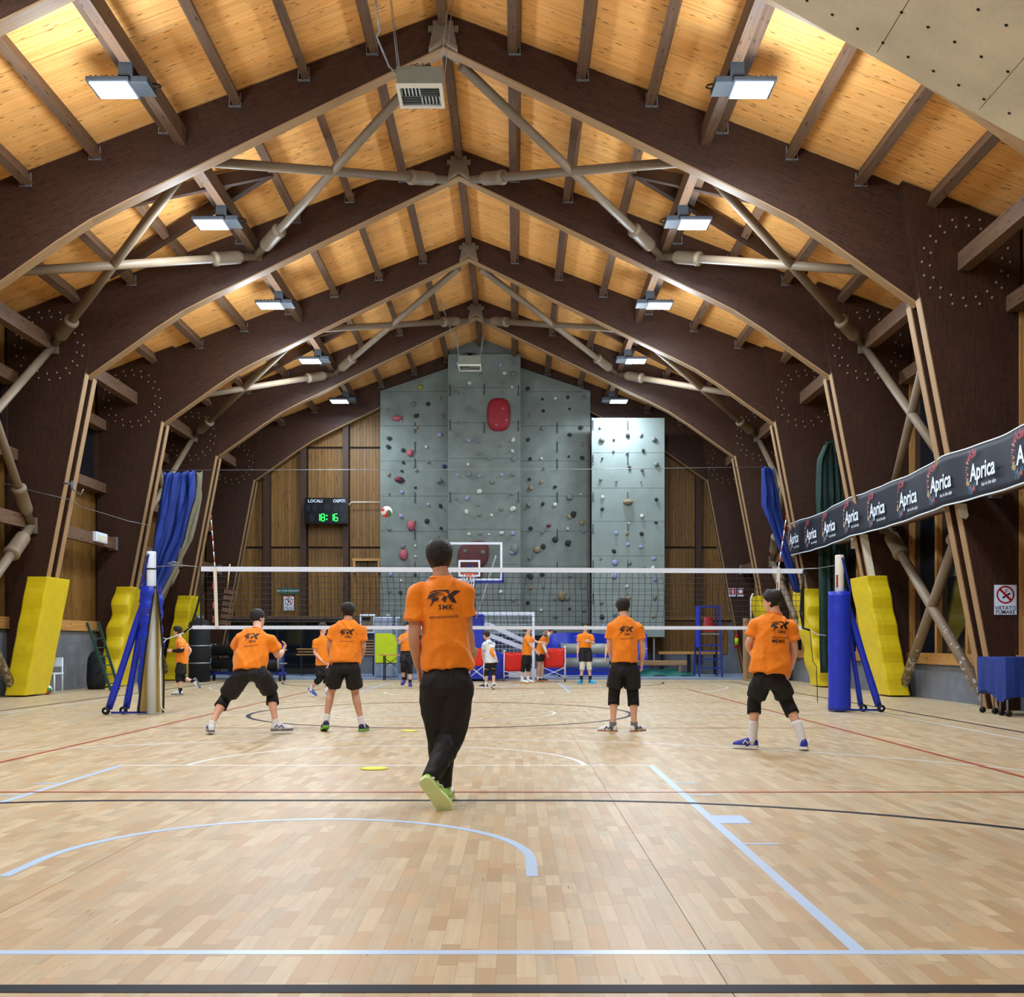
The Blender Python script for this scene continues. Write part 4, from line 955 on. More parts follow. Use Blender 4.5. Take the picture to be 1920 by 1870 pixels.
MB().box(V3(c)+V3((-.03, -.17, .17)), (.28, .012, .12)).part('display', 'board', r)
for dx in (-.05, .11): MB().lathe([(.035, 0), (.035, .02)], V3(c)+V3((dx, -.165, -.06)), (0, -1, 0), 12).part('button', 'redp', r)
c = P(637, 1276, 32.6); c.z = .06; r = thing('chair', 'white plastic chair behind the player in the left middle', 'chair', c)
for dx in (-.2, .2):
    for dy in (-.2, .2): MB().tube(c+V3((dx*1.1, dy*1.1, 0)), c+V3((dx, dy, .44)), .022, n=8).part('leg', 'white', r)
MB().box(c+V3((0, 0, .45)), (.46, .46, .03)).part('seat', 'white', r, bevel=.01); MB().grid(lambda u, v: c+V3(((u-.5)*.44, .2-.06*math.sin(math.pi*u)+.08*v, .48+.38*v)), 8, 4).part('backrest', 'white', r).modifiers.new('t', 'SOLIDIFY').thickness = .02
for s in (-1, 1): MB().path([c+V3((s*.22, .2, .68)), c+V3((s*.25, 0, .68)), c+V3((s*.24, -.2, .66)), c+V3((s*.22, -.2, .45))], .018, 6).part('armrest', 'white', r)
xm0, xm1 = P(702, 0, 32.6).x, P(746, 0, 32.6).x
r = thing('gym_mat', 'upright grey gym mat with a lime green panel, left of the coach', 'mat', ((xm0+xm1)/2, 32.7, .06))
MB().box(((xm0+xm1)/2, 32.7, .98), (xm1-xm0, .3, 1.84)).part('pad', 'mats', r, bevel=.03)
zc0, zc1 = P(0, 1243, 32.5).z, P(0, 1188, 32.5).z
lp = [(xm0+.04, zc0), (xm1-.04, zc0), (xm1-.02, zc1-.3), (xm1-.08, zc1-.08), (xm1-.18, zc1), (xm0+.04, zc1)]
MB().prism(lp, lambda u, v, w_: (u, w_, v), 32.5, 32.56).part('lime_panel', 'lime', r, 'lime green panel', fix=True)
add_text(MB(), 'GYMNOB', lambda u, v: V3((P(738, 0, 32.5).x-v, 32.54, P(0, 1172.5, 32.5).z+u)), .14, .012).part('lettering', 'black', r)
MB().box(((xm0+xm1)/2+.06, 32.3, P(0, 1258, 32.3).z), (.4, .12, .4)).part('folded_flap', 'mats', r, bevel=.04)
MB().tube((xm0, 32.66, 1.93), (xm1+.06, 32.66, 1.93), .02, n=8).part('top_tube', 'white', r)
def beer_table(label, x0, x1, y, z):
    r = thing('folding_table', label, 'table', ((x0+x1)/2, y, 0)); MB().box(((x0+x1)/2, y, z), (x1-x0, .5, .03), g=(1, 0, 0)).part('tabletop', 'pinetrim', r)
    for x in (x0+.16, x1-.16):
        for dy in (-.18, .18): MB().box((x, y+dy, z/2), (.035, .03, z-.03)).part('leg', 'black', r)
    m_ = MB(); m_.bar((x0+.16, y-.18, z-.08), (x0+.55, y-.18, z-.36), .02, .02); m_.bar((x0+.16, y-.18, z-.36), (x0+.55, y-.18, z-.08), .02, .02); m_.part('cross_brace', 'black', r)
beer_table('folding table with black crossed legs in front of the lime mat', P(711, 0, 31.2).x, P(771, 0, 31.2).x, 31.2, .77)
# ------------------------------------------------------------------ far basket
r = thing('basketball_hoop', 'white framed basketball backboard and hoop at the far end', 'hoop', (BX, 30.4, 0))
by = 28.3; bx = P(880, 0, by).x; z0, z1 = 2.82, 3.87
m_ = MB(); t = .06
for dx in (-.9+t/2, .9-t/2): m_.box((bx+dx, by, (z0+z1)/2), (t, .04, z1-z0))
for z in (z0+t/2, z1-t/2): m_.box((bx, by, z), (1.8-2*t, .04, t))
m_.part('board_frame', 'white', r)
MB().box((bx, by+.01, (z0+z1)/2), (1.74, .012, 1.0)).part('board', 'clear', r)
m_ = MB()
for dx in (-.27, .27): m_.box((bx+dx, by-.012, 3.16), (.05, .008, .45))
for z in (2.96, 3.36): m_.box((bx, by-.012, z), (.5, .008, .05))
m_.part('target_square', 'white', r)
m_ = MB(); m_.box((bx, by-.01, z0-.03), (1.86, .08, .08)); m_.box((bx-.92, by-.01, z0+.12), (.06, .08, .3)); m_.box((bx+.92, by-.01, z0+.12), (.06, .08, .3)); m_.part('edge_padding', 'navyblue', r)
rim = V3((bx, by-.39, 2.98)); ORG = mat('orange_rim', '#d8602a', .45, var=.05)
rr_ = MB(); rr_.path([rim+V3((.225*math.cos(a), .225*math.sin(a), 0)) for a in [2*math.pi*i/24 for i in range(25)]], .011, 8); rr_.part('rim', ORG, r)
MB().box((bx, by-.09, 2.95), (.16, .16, .12)).part('rim_bracket', ORG, r)
m_ = MB()
for k in range(12):
    for s in (-1, 1):
        pts = []
        for j in range(6):
            f = j/5; a = 2*math.pi*k/12+s*f*.9; R_ = .225-.1*f**.6; pts.append(rim+V3((R_*math.cos(a), R_*math.sin(a), -.42*f)))
        m_.path(pts, .006, 4)
m_.part('basket_net', 'white', r, kind='stuff')
MB().box((bx+.02, 30.75, 1.02), (.62, .16, 1.92)).part('mast_padding', 'blue', r, bevel=.03)
MB().box((bx+.02, 31.4, .42), (.9, 1.3, .72)).part('base_padding', 'blue', r, bevel=.03)
MB().bar((bx, 30.9, 1.9), (bx, 28.5, 3.2), .14, .18).part('boom', 'navyblue', r)
MB().bar((bx, 31.1, 1.2), (bx, 30.8, 2.3), .16, .16, (0, 1, 0)).part('mast', 'navyblue', r)
for s in (-1, 1): MB().tube((bx+s*.1, 30.6, 1.85), (bx+s*.72, 28.36, 3.5), .022, n=8).part('stay', 'white', r)
for dz in (0, -.32): MB().bar((bx+.35, 31.3, 1.72+dz), (bx+1.6, 32.3, 1.16+dz*.7), .1, .13).part('rear_strut', 'white', r)
MB().box((bx+1.1, 32.2, .2), (1.6, .3, .26)).part('rear_base', 'white', r)
MB().hexa([(bx+.3, 31.3, .06), (bx+1.05, 31.3, .06), (bx+1.05, 31.6, .06), (bx+.3, 31.6, .06), (bx+.3, 31.3, 1.05), (bx+1.05, 31.3, .72), (bx+1.05, 31.6, .72), (bx+.3, 31.6, 1.05)]).part('side_padding', 'blue', r)
# ------------------------------------------------------------------ goal
gx1 = P(1000, 0, 31.7).x; gx0 = gx1-3.0; gy = 31.75; gz = 2.08
r = thing('goal', 'white handball goal with net in front of the climbing wall', 'goal', ((gx0+gx1)/2, gy, 0))
for x in (gx0, gx1): MB().box((x, gy, gz/2), (.08, .08, gz)).part('goalpost', 'white', r)
MB().box(((gx0+gx1)/2, gy, gz-.04), (2.92, .08, .08)).part('crossbar', 'white', r)
for x in (gx0, gx1):
    MB().path([(x, gy, gz-.03), (x, gy+.8, gz-.06), (x, gy+1.1, .07)], .02, 8).part('net_stay', 'white', r)
MB().tube((gx0, gy+1.1, .08), (gx1, gy+1.1, .08), .03, n=8).part('ground_bar', 'white', r)
m_ = MB(); n = 25
def gp(u, v): return V3((gx0+3*u, gy+(.8*v/.35 if v < .35 else .8+.3*(v-.35)/.65), (gz-.06-.03*v/.35) if v < .35 else (gz-.1)*(1-(v-.35)/.65)+.06))
for i in range(n+1): m_.path([gp(i/n, v/14)+V3((0, 0, -.03*math.sin(math.pi*v/14))) for v in range(15)], .0055, 4)
for j in range(1, 24): m_.path([gp(u/10, j/24) for u in range(11)], .0055, 4)
for x in (gx0, gx1):
    for k in range(1, 16): z = gz*k/16; m_.path([(x, gy+.04, z), (x, gy+.8+.3*(1-z/gz), z)], .0055, 4)
    for k in range(1, 8): m_.path([(x, gy+.13*k, .08), (x, gy+.115*k, gz-.08)], .0055, 4)
m_.part('netting', 'white', r, kind='stuff')
# ------------------------------------------------------------------ red ball carts
def ball_cart(c, w_, h0, h1_, label, dpt=.5):
    c = V3(c); r = thing('ball_cart', label, 'cart', c, 'red fabric ball carts')
    A_ = [V3((sx*w_/2, sy*dpt/2, h1_)) for sx, sy in ((-1, -1), (1, -1), (1, 1), (-1, 1))]
    rings = []
    for k in range(7):
        f = k/6; q = 1-.16*f*f; ring = []
        for i in range(4):
            a, b = A_[i], A_[(i+1) % 4]
            for j in range(6):
                p = a.lerp(b, j/6); z = h1_+(h0-h1_)*f-(.05*math.sin(math.pi*j/6) if k == 0 else 0)+.02*math.sin(j*2+k); ring.append(c+V3((p.x*q+.012*math.sin(j*3+k*2), p.y*q, z)))
        rings.append(ring)
    MB().loft(rings, smooth=True).part('fabric', 'red', r, fix=True)
    for i in range(4):
        p = c+A_[i]; q = c+V3((A_[i].x*1.02, A_[i].y, .06)); MB().tube(V3((p.x, p.y, h1_+.02)), q, .016, n=8).part('leg', 'white', r)
        MB().lathe([(.01, -.012), (.045, -.012), (.045, .012), (.01, .012)], V3((q.x, q.y, .046)), (1, 0, 0), 12).part('caster', 'black', r)
        MB().ellip(p+V3((0, 0, .03)), (.035, .035, .03)).part('corner_cap', 'white', r)
    for sy in (-1, 1):
        MB().tube(c+V3((-w_/2, sy*dpt/2, h0-.0)), c+V3((w_/2, sy*dpt/2, .14)), .01, n=6).part('cross_bar', 'white', r); MB().tube(c+V3((w_/2, sy*dpt/2, h0)), c+V3((-w_/2, sy*dpt/2, .14)), .01, n=6).part('cross_bar', 'white', r)
ball_cart((P(1039, 0, 30.2).x, 30.45, 0), .64, .42, .98, 'red ball cart beside the blue crash mats, right of the goalpost')
ball_cart((P(963, 0, 30.9).x, 30.95, 0), .56, .3, .86, 'red ball cart in front of the goal, centre')
ball_cart((P(893, 0, 29.6).x, 29.9, 0), .42, .48, .98, 'red ball cart half hidden behind the coach')
# ------------------------------------------------------------------ far end, right
r = thing('crash_mat', 'large blue crash mat standing under the climbing wall', 'mat', (2.75, 35.2, .06))
def cm(u, v): return V3((1.05+3.4*u, 35.05+.05*math.sin(u*9+v*6)+.04*math.sin(u*23), .07+1.38*v+.04*math.sin(u*6)*v))
MB().grid(cm, 30, 12).part('front', 'blue', r); MB().box((2.75, 35.35, .74), (3.4, .5, 1.34)).part('body', 'blue', r, bevel=.05)
MB().box((2.75, 35.04, .95), (3.4, .03, .02)).part('piping', 'white', r)
roller_trolley('roller_trolley', 'blue trolley with two grey plastic wrapped rolls before the crash mat', (2.65, 33.4, 0), 2.5, [(-.05, .95, .2), (-.05, .5, .2)], 'grille', 'grille', 'navyblue', 'roller trolleys')
r = thing('tarpaulin', 'crumpled teal tarpaulin on the floor at the far right', 'tarpaulin', (4.4, 34.2, .06))
M['teal'] = mat('teal_tarpaulin', '#1d6660', .6, var=.15, bump=.3, bscale=6)
MB().grid(lambda u, v: V3((3.6+2.3*u, 33.6+1.1*v, .07+.22*math.sin(math.pi*v)*math.sin(math.pi*u)**.5+.03*math.sin(u*17+v*5))), 26, 10).part('sheet', 'teal', r)
r = thing('beam_roll', 'long brown beam lying on supports at the far right', 'beam', (4.3, 33.9, .4))
MB().box((4.55, 33.9, .48), (2.1, .2, .17), g=(1, 0, 0)).part('beam', 'edge', r, bevel=.03)
for dx in (-.8, .8): MB().box((4.55+dx, 33.9, .23), (.12, .3, .34)).part('support', 'gusset', r)
r = thing('bench', 'low wooden bench along the far right end wall', 'bench', (5.9, 35.6, 0))
MB().box((5.95, 35.6, .8), (2.1, .3, .1), g=(1, 0, 0)).part('seat', 'pinetrim', r)
for dx in (-.9, 0, .9): MB().box((5.95+dx, 35.6, .4), (.08, .28, .7)).part('leg', 'dark', r)
ux, uy = P(1330, 0, 33).x, 33.2
r = thing('umpire_stand', 'tall blue umpire stand with a red seat at the far right', 'umpire chair', (ux, uy, .06))
for sx in (-1, 1):
    MB().bar((ux+sx*.36, uy-.45, .06), (ux+sx*.3, uy-.3, 2.3), .05, .05, (0, 1, 0)).part('upright', 'navyblue', r); MB().bar((ux+sx*.36, uy+.5, .06), (ux+sx*.3, uy+.3, 2.3), .05, .05, (0, 1, 0)).part('upright', 'navyblue', r)
for z in (.35, .62, .88): MB().box((ux, uy-.42+.06*z, z), (.66, .05, .04)).part('step', 'navyblue', r)
MB().box((ux, uy, 1.06), (.7, .75, .05)).part('platform', 'navyblue', r)
for y in (-.3, .3): MB().box((ux, uy+y, 2.3), (.64, .05, .05)).part('top_rail', 'navyblue', r)
MB().box((ux, uy-.3, 1.42), (.62, .04, .04)).part('hand_rail', 'galv', r)
MB().grid(lambda u, v: V3((ux+.04+(u-.5)*.36*(1-.35*v**3), uy+.15+.05*v-.03*math.cos((u-.5)*3), 1.56+.42*v)), 10, 8).part('seat_back', 'redp', r).modifiers.new('t', 'SOLIDIFY').thickness = .03
MB().box((ux+.04, uy, 1.52), (.38, .36, .04)).part('seat', 'redp', r)
MB().bar((ux-.42, uy-.4, 1.0), (ux-.42, uy-.4, 2.3), .1, .12).part('side_pad', 'blue', r)
c = P(1381, 1201, 36.1); r = thing('fire_extinguisher', 'red fire extinguisher with yellow label on the far right column', 'extinguisher', c)
MB().lathe([(.02, -.28), (.07, -.27), (.075, -.22), (.075, .14), (.05, .2), (.025, .22), (.025, .26), (.01, .27)], c, n=16).part('cylinder', 'redp', r)
MB().lathe([(.0765, -.16), (.0765, .08)], c, n=16).part('label_sticker', 'lime', r, 'yellow label'); MB().path([c+V3((0, 0, .25)), c+V3((-.07, -.02, .2)), c+V3((-.1, -.03, 0)), c+V3((-.09, -.03, -.12))], .012, 6).part('hose', 'black', r)
c = P(1403, 1276, 31.0); r = thing('board_stack', 'upright pale wooden boards leaning by the far right column', 'boards', (c.x, 31.0, 0))
for k in range(4): MB().box((c.x-.1+.075*k, 31.0+.04*k, .95), (.06, .3, 1.85-.03*k), g=(0, 0, 1)).part('board', 'edge', r)
MB().path([(c.x+.06, 30.9, 1.8), (c.x+.06, 30.9, 2.45), (c.x+.12, 30.9, 2.6)], .03, 8).part('pole', 'offwhite', r)
# ------------------------------------------------------------------ right front: covered rack on casters, box under the banner, hanging strip
r = thing('covered_rack', 'rack under a blue cloth on small casters, right edge', 'trolley', (7.95, 16.1, 0))
rk = [(7.36, 15.6), (8.3, 15.6), (8.3, 16.7), (7.42, 16.7)]
rings = []
for k in range(9):
    z = .9-.6*k/8; ring = []
    for i in range(4):
        a, b = V3(rk[i]+(0,)), V3(rk[(i+1) % 4]+(0,))
        for j in range(8):
            p = a.lerp(b, j/8); low_ = .0 if i != 3 else .08*math.sin(j*.7); ring.append(V3((p.x+.012*math.sin(j*2.3+i)*k/4, p.y+.012*math.cos(j*2.1+k*.3), z+low_*k/8-(.09*math.exp(-((j-4)/1.2)**2) if i == 3 and k == 0 else 0))))
    rings.append(ring)
MB().loft(rings, smooth=False).part('cover', 'bluecloth', r, fix=True)
for x, y in ((7.45, 16.62), (7.44, 15.95), (7.5, 16.3), (7.42, 15.68), (8.2, 15.7)):
    MB().tube((x, y, .06), (x, y, .45), .016, n=8).part('leg', 'galv', r); MB().lathe([(.01, -.014), (.05, -.014), (.05, .014), (.01, .014)], (x+.02, y, .052), (0, 1, .0), 12).part('caster', 'black', r)
c = V3((7.62, 20.6, 3.3)); r = thing('emergency_light', 'white emergency light under the right banner', 'lamp', V3((7.8, 23.4, 3.6)))
c = V3((7.8, 23.6, 3.42)); r.location = c
MB().box(c, (.12, .8, .24)).part('casing', 'white', r, bevel=.01); MB().box(c+V3((-.065, 0, -.02)), (.012, .7, .14)).part('diffuser', 'offwhite', r)
for d_, h_, w2, lab_ in ((22.0, 1.15, .1, 'torn white strip hanging on the right column behind the net post'), (17.18, .26, .1, 'small white paper plate on the right column under the banner')):
    z_ = 3.42; hx = XC+9.2-.191*z_
    pts = [(-.06, 0), (w2, 0), (w2*.95, -h_*.8), (w2*.4, -h_), (-.04, -h_*.85)]
    o = MB().prism(pts, lambda u, v, w_: (hx+u-.191*v*1.0, w_, z_+v), d_-.02, d_-.012).part('paper_strip', 'offwhite', fix=True); tag(o, lab_, 'paper')
# ------------------------------------------------------------------ people
def remesh(mb, vox, sm_it=4, name='body'):
    me = mb.mesh(name); o = bpy.data.objects.new('tmp', me); COL.objects.link(o)
    r = o.modifiers.new('r', 'REMESH'); r.mode = 'VOXEL'; r.voxel_size = vox
    if sm_it: s = o.modifiers.new('s', 'SMOOTH'); s.iterations = sm_it; s.factor = .5
    dg = bpy.context.evaluated_depsgraph_get(); out = bpy.data.meshes.new_from_object(o.evaluated_get(dg))
    bpy.data.objects.remove(o); bpy.data.meshes.remove(me); out.polygons.foreach_set('use_smooth', [True]*len(out.polygons)); out.name = name
    return out
def ell_ring(c, U, V, a, b, n=20): return [c+U*a*math.cos(2*math.pi*i/n)+V*b*math.sin(2*math.pi*i/n) for i in range(n)]
def limb(mb, pts, rad, n=14, sub=3):
    """tapered limb through joints, rounded at the bends"""
    pts = [V3(p) for p in pts]; P2, R2 = [], []
    for i in range(len(pts)-1):
        p0, p1, p2, p3 = pts[max(i-1, 0)], pts[i], pts[i+1], pts[min(i+2, len(pts)-1)]
        for k in range(sub):
            t = k/sub; a = p1*1.0; tt, t3 = t*t, t*t*t
            cr = (p1*2+(p2-p0)*t+(p0*2-p1*5+p2*4-p3)*tt+(-p0+p1*3-p2*3+p3)*t3)*.5
            P2.append(cr.lerp(p1.lerp(p2, t), .55)); R2.append(rad[i]+(rad[i+1]-rad[i])*t)
    P2.append(pts[-1]); R2.append(rad[-1])
    return mb.path(P2, 0, n, R2)
HEAD = [(0, .028, .03, .05), (.02, .045, .05, .034), (.05, .058, .068, .02), (.085, .066, .083, .006), (.12, .072, .093, 0), (.155, .074, .095, -.004), (.185, .066, .085, -.006), (.207, .048, .064, -.007), (.22, .025, .035, -.007), (.2245, .006, .01, -.007)]
def head_r(z):
    for (z0, a0, b0, o0), (z1, a1, b1, o1) in zip(HEAD[:-1], HEAD[1:]):
        if z <= z1: t = max(0, (z-z0)/(z1-z0)); return a0+(a1-a0)*t, b0+(b1-b0)*t, o0+(o1-o0)*t
    return HEAD[-1][1:]
def yawvec(a): a = math.radians(a); return V3((-math.sin(a), math.cos(a), 0))    # 0 away from the camera, 90 to the left, 180 to the camera
def hand(mb_body, extra, W, d, palm_n, s, curl=.5, side=1):
    """palm joins the forearm; four unequal bent fingers and a thumb from the side of the palm"""
    d = d.normalized(); n = (palm_n-d*palm_n.dot(d)).normalized(); w_ = d.cross(n)*side
    rings = []
    for t, a, b in ((-.02, .024, .018), (.02, .03, .017), (.055, .039, .016), (.088, .04, .014), (.098, .036, .01)):
        rings.append(ell_ring(W+d*t*s, w_, n, a*s, b*s, 14))
    mb_body.loft(rings)
    for k, (off, L) in enumerate(((-.029, .068), (-.01, .078), (.01, .073), (.029, .057))):
        p = W+(d*.086+w_*off)*s; dd = (d+w_*off*3).normalized(); pts = [p]
        for j, f in enumerate((.45, .32, .28)):
            dd = (dd+n*curl*(.55+.25*j)).normalized(); p = p+dd*L*f*s; pts.append(p)
        extra.path(pts, 0, 8, [.0088*s, .0084*s, .0076*s, .0055*s])
    p = W+(d*.025-w_*.03)*s; dd = (d*.7-w_*.75+n*.35).normalized(); pts = [W+(d*.01-w_*.012)*s, p]
    for f in (.034, .026): dd = (dd+d*.35+n*curl*.4).normalized(); p = p+dd*f*s; pts.append(p)
    extra.path(pts, 0, 8, [.014*s, .0115*s, .0098*s, .0068*s])
def shoe(root, A, f, u, s, upper, sole, name='shoe', L=.275, mark=None):
    """A ankle joint, f heel-to-toe, u up"""
    f = f.normalized(); u = (u-f*u.dot(f)).normalized(); w_ = f.cross(u); H = A-u*.085*s-f*.055*s
    def pt(x, y, z): return H+(f*x+w_*y+u*z)*s
    sec = [(-.004, .024, .07), (.01, .037, .098), (.04, .042, .118), (.075, .044, .122), (.105, .046, .114), (.14, .049, .1), (.18, .052, .086), (.22, .05, .074), (.25, .043, .064), (.268, .03, .052), (.276, .014, .036)]
    k = L/.275; rings = []
    for x, hw, h in sec:
        rings.append([pt(x*k, hw*math.copysign(abs(math.cos(a))**.8, math.cos(a)), .018+(h-.018)*max(0, math.sin(a))**.75 if math.sin(a) > 0 else .018) for a in [2*math.pi*i/16 for i in range(16)]])
    o = MB().loft(rings).part(name, upper, root)
    ol = [(0-.01, .024), (.008, .04), (.05, .045), (.1, .044), (.15, .051), (.19, .056), (.225, .053), (.255, .042), (.276, .026), (.284, .01)]
    poly = [(x*k, y) for x, y in ol]+[(x*k, -y) for x, y in ol[::-1]]
    MB().prism(poly, lambda a, b, c: pt(a, b, c), 0, .03, smooth=False).part('sole', sole, o, fix=True)
    if mark:
        for q in (-1, 1):
            MB().path([pt(x*k, q*yy, z) for x, yy, z in ((.035, .044, .05), (.065, .0445, .085), (.095, .047, .05), (.125, .0485, .082), (.15, .0505, .045))], .0075*s, 5).part('side_stripe', mark, o)
    l = MB()
    for x, h in ((.085, .114), (.105, .107), (.125, .098), (.145, .088)): l.path([pt(x*k, -.02, h-.004), pt(x*k, 0, h+.003), pt(x*k, .02, h-.004)], .004*s, 5)
    l.part('laces', sole, o, kind='stuff')
    return o
LOGO = [[(1270, 282), (1500, 300), (1225, 530), (1360, 775), (1185, 770), (1035, 565), (975, 505), (1090, 420)],
        [(880, 480), (1000, 560), (910, 785), (770, 650)],
        [(250, 430), (320, 345), (480, 285), (760, 272), (1000, 262), (1075, 310), (1060, 440), (985, 410), (960, 350), (830, 318), (600, 318), (440, 345), (330, 390)],
        [(170, 650), (260, 470), (430, 395), (600, 362), (790, 372), (560, 440), (430, 540), (260, 660), (310, 565)],
        [(350, 650), (440, 545), (640, 462), (850, 412), (870, 432), (600, 510), (520, 595), (665, 565), (600, 770), (585, 690), (480, 725), (430, 800), (320, 925), (305, 890), (400, 740)]]
def decal(root, shirt_me, org, c, nrm, k, polys=None, texts=(), m='print', name='shirt_print', right=None, label=None):
    """flat print laid on the cloth: every vertex is carried onto the shirt surface"""
    bvh = BVHTree.FromPolygons([v.co.copy() for v in shirt_me.vertices], [tuple(p.vertices) for p in shirt_me.polygons])
    N_ = V3(nrm).normalized(); U = V3((0, 0, 1)).cross(N_).normalized(); V_ = N_.cross(U); bm = bmesh.new()
    def addf(pts):
        vs = [bm.verts.new((x, y, 0)) for x, y in pts]
        try: bm.faces.new(vs)
        except ValueError: pass
    for pl in polys or (): addf([((x-850)/5858*k, (830-y)/5858*k) for x, y in pl])
    for txt, x, y, size, bold, rot in texts:
        vs, fs = text_mesh(txt, bold, 1.22 if txt == 'SMK' else 1.08); ca_, sa = math.cos(rot), math.sin(rot)
        vv = [bm.verts.new((x*k+(a*ca_-b*sa)*size*k, y*k+(a*sa+b*ca_)*size*k, 0)) for a, b in vs]
        for f in fs:
            try: bm.faces.new([vv[i] for i in f])
            except ValueError: pass
    bmesh.ops.triangulate(bm, faces=bm.faces)
    for _ in range(3):
        e = [x for x in bm.edges if x.calc_length() > .02]
        if not e: break
        bmesh.ops.subdivide_edges(bm, edges=e, cuts=1); bmesh.ops.triangulate(bm, faces=bm.faces)
    for v in bm.verts:
        o = V3(c)+U*v.co.x+V_*v.co.y; hit = bvh.ray_cast(o+N_*.6, -N_, 1.2)
        v.co = (hit[0]+N_*.0035 if hit[0] is not None else o)-org
    bmesh.ops.recalc_face_normals(bm, faces=bm.faces)
    me = bpy.data.meshes.new(name); bm.to_mesh(me); bm.free(); return put(me, name, m, root, label)
def wrinkle(me, amp, fr_, seed, axis=None):
    me.update(); vn = [v.normal.copy() for v in me.vertices]
    for v, n in zip(me.vertices, vn):
        c = v.co; q = V3((c.x*1.0+c.z*.3, c.y, c.z*.38-c.x*.15))*fr_+V3((seed*7.1, seed*3.3, 0))
        r1 = math.exp(-(noise.noise(q)*6.5)**2); r2 = math.exp(-(noise.noise(V3((c.x*.9-c.z*.55, c.y*.9, c.z*.5+c.x*.4))*fr_*1.25+V3((seed, 9, 4)))*6)**2)
        v.co = c+n*(amp*(r1*.8+r2*.6+noise.noise(q*.8+V3((5, 1, 2)))*.5-.3))
    me.update()
def person(name, label, J, H, shirt='orangecloth', skin='skin', hairm='hair', legwear='shorts', pads='kneeblack', sock='sockwhite', shoes=('white', 'black'), yaw=0, head_yaw=None, vox=.009, hem=None, hemw=.2, sleeve=.6, shorts_to=.72,
           curl=(.5, .5), prints=None, fsleeve=None, padt=(.3, .3), sockh=.25, chubby=1.0, pitch=0., headtilt=0., palm=None, hair_len=1., shoew=.275):
    s = H/1.75; seed = hash(label) % 97 if False else len(label)
    g = {k: (P(*v[:2], v[2]) if len(v) == 3 else v) for k, v in J.items() if k not in ('tl', 'tr', 'ul', 'ur', 'hl_d', 'hr_d')}
    for k in ('sl', 'sr'): g[k] = g[k]+(g['hl']+g['hr']-g['neck']*2).normalized()*.04*s
    base = (g['al']+g['ar'])/2; base = V3((base.x, base.y, 0))
    root = thing(name, label, 'person', base)
    pel = (g['hl']+g['hr'])/2; nk = g['neck']; mid = g.get('mid', pel.lerp(nk, .5)); fw = yawvec(yaw); hfw = yawvec(yaw if head_yaw is None else head_yaw)
    sh = g['sr']-g['sl']; sw = sh.length/2; sl_ax = sh.normalized()
    def spine(t):
        if t < .5: return pel.lerp(mid, t*2) if t >= 0 else pel+(pel-mid).normalized()*(-t*(nk-pel).length)
        return mid.lerp(nk, t*2-1)
    def axes(t):
        up = (spine(t+.05)-spine(t-.05)).normalized(); U = sl_ax if t > .4 else (sl_ax.lerp((g['hr']-g['hl']).normalized(), .4)).normalized()
        U = (U-up*U.dot(up)).normalized(); V_ = up.cross(U).normalized(); return U, V_
    body = MB(); extra = MB()
    # torso
    tors = [(-.1, .09*s, .075*s), (-.02, .138*s*chubby, .09*s*chubby), (.12, .134*s*chubby, .088*s*chubby), (.3, .132*s*chubby, .093*s*chubby), (.55, sw*.86, .108*s*chubby), (.76, sw*.92, .105*s), (.87, sw*.84, .088*s), (.93, sw*.6, .07*s), (.975, sw*.36, .06*s), (1.02, .055*s, .055*s)]
    rings = []
    for t, a, b in tors: U, V_ = axes(t); rings.append(ell_ring(spine(t), U, V_, a, b))
    body.loft(rings)
    # neck and head
    hc = g['head']; hu = (hc-nk).normalized(); hu = (V3((0, 0, 1))*.6+hu*.4).normalized()
    if headtilt: hu = (hu+hfw*headtilt).normalized()
    hf = (hfw-hu*hfw.dot(hu)).normalized(); hr_ = hf.cross(hu); hs = s*.98 if s > .95 else s*.93+.05
    chin = hc-hu*.12*hs
    body.path([nk-(hc-nk).normalized()*.05*s, nk+(hc-nk)*.35-hf*.006, chin+hu*.06*hs-hf*.012*hs], 0, 14, [.062*s, .052*s, .054*s])
    def hp(x, y, z): return chin+(hr_*x+hf*y+hu*z)*hs
    body.loft([[hp(a*math.cos(q), o+b*math.sin(q), z) for q in [2*math.pi*i/20 for i in range(20)]] for z, a, b, o in HEAD])
    RH = Matrix((hr_, hf, hu)).transposed()
    body.ellip(hp(0, .1, .088), (.013*hs, .02*hs, .022*hs), RH, 10, 6); body.ellip(hp(0, .08, .128), (.045*hs, .018*hs, .012*hs), RH, 10, 6)
    for q in (-1, 1): body.ellip(hp(q*.077, -.012, .105), (.012*hs, .02*hs, .034*hs), RH, 10, 8)
    # arms and hands
    for q, k in ((-1, 'l'), (1, 'r')):
        S, E, W = g['s'+k], g['e'+k], g['w'+k]
        body.ellip(S, (.052*s, .052*s, .052*s)); limb(body, [S.lerp(spine(.85), .3), S, S.lerp(E, .5), E, E.lerp(W, .35), W], [.05*s, .054*s, .046*s*chubby, .038*s, .041*s*chubby, .027*s])
        d = V3(J['h%s_d' % k]) if 'h%s_d' % k in J else (W-E); pn = V3(palm[0 if q < 0 else 1]) if palm else (-sl_ax*(q))
        hand(body, extra, W+(W-E).normalized()*.01, d, pn, s*.98, curl[0 if q < 0 else 1], 1)
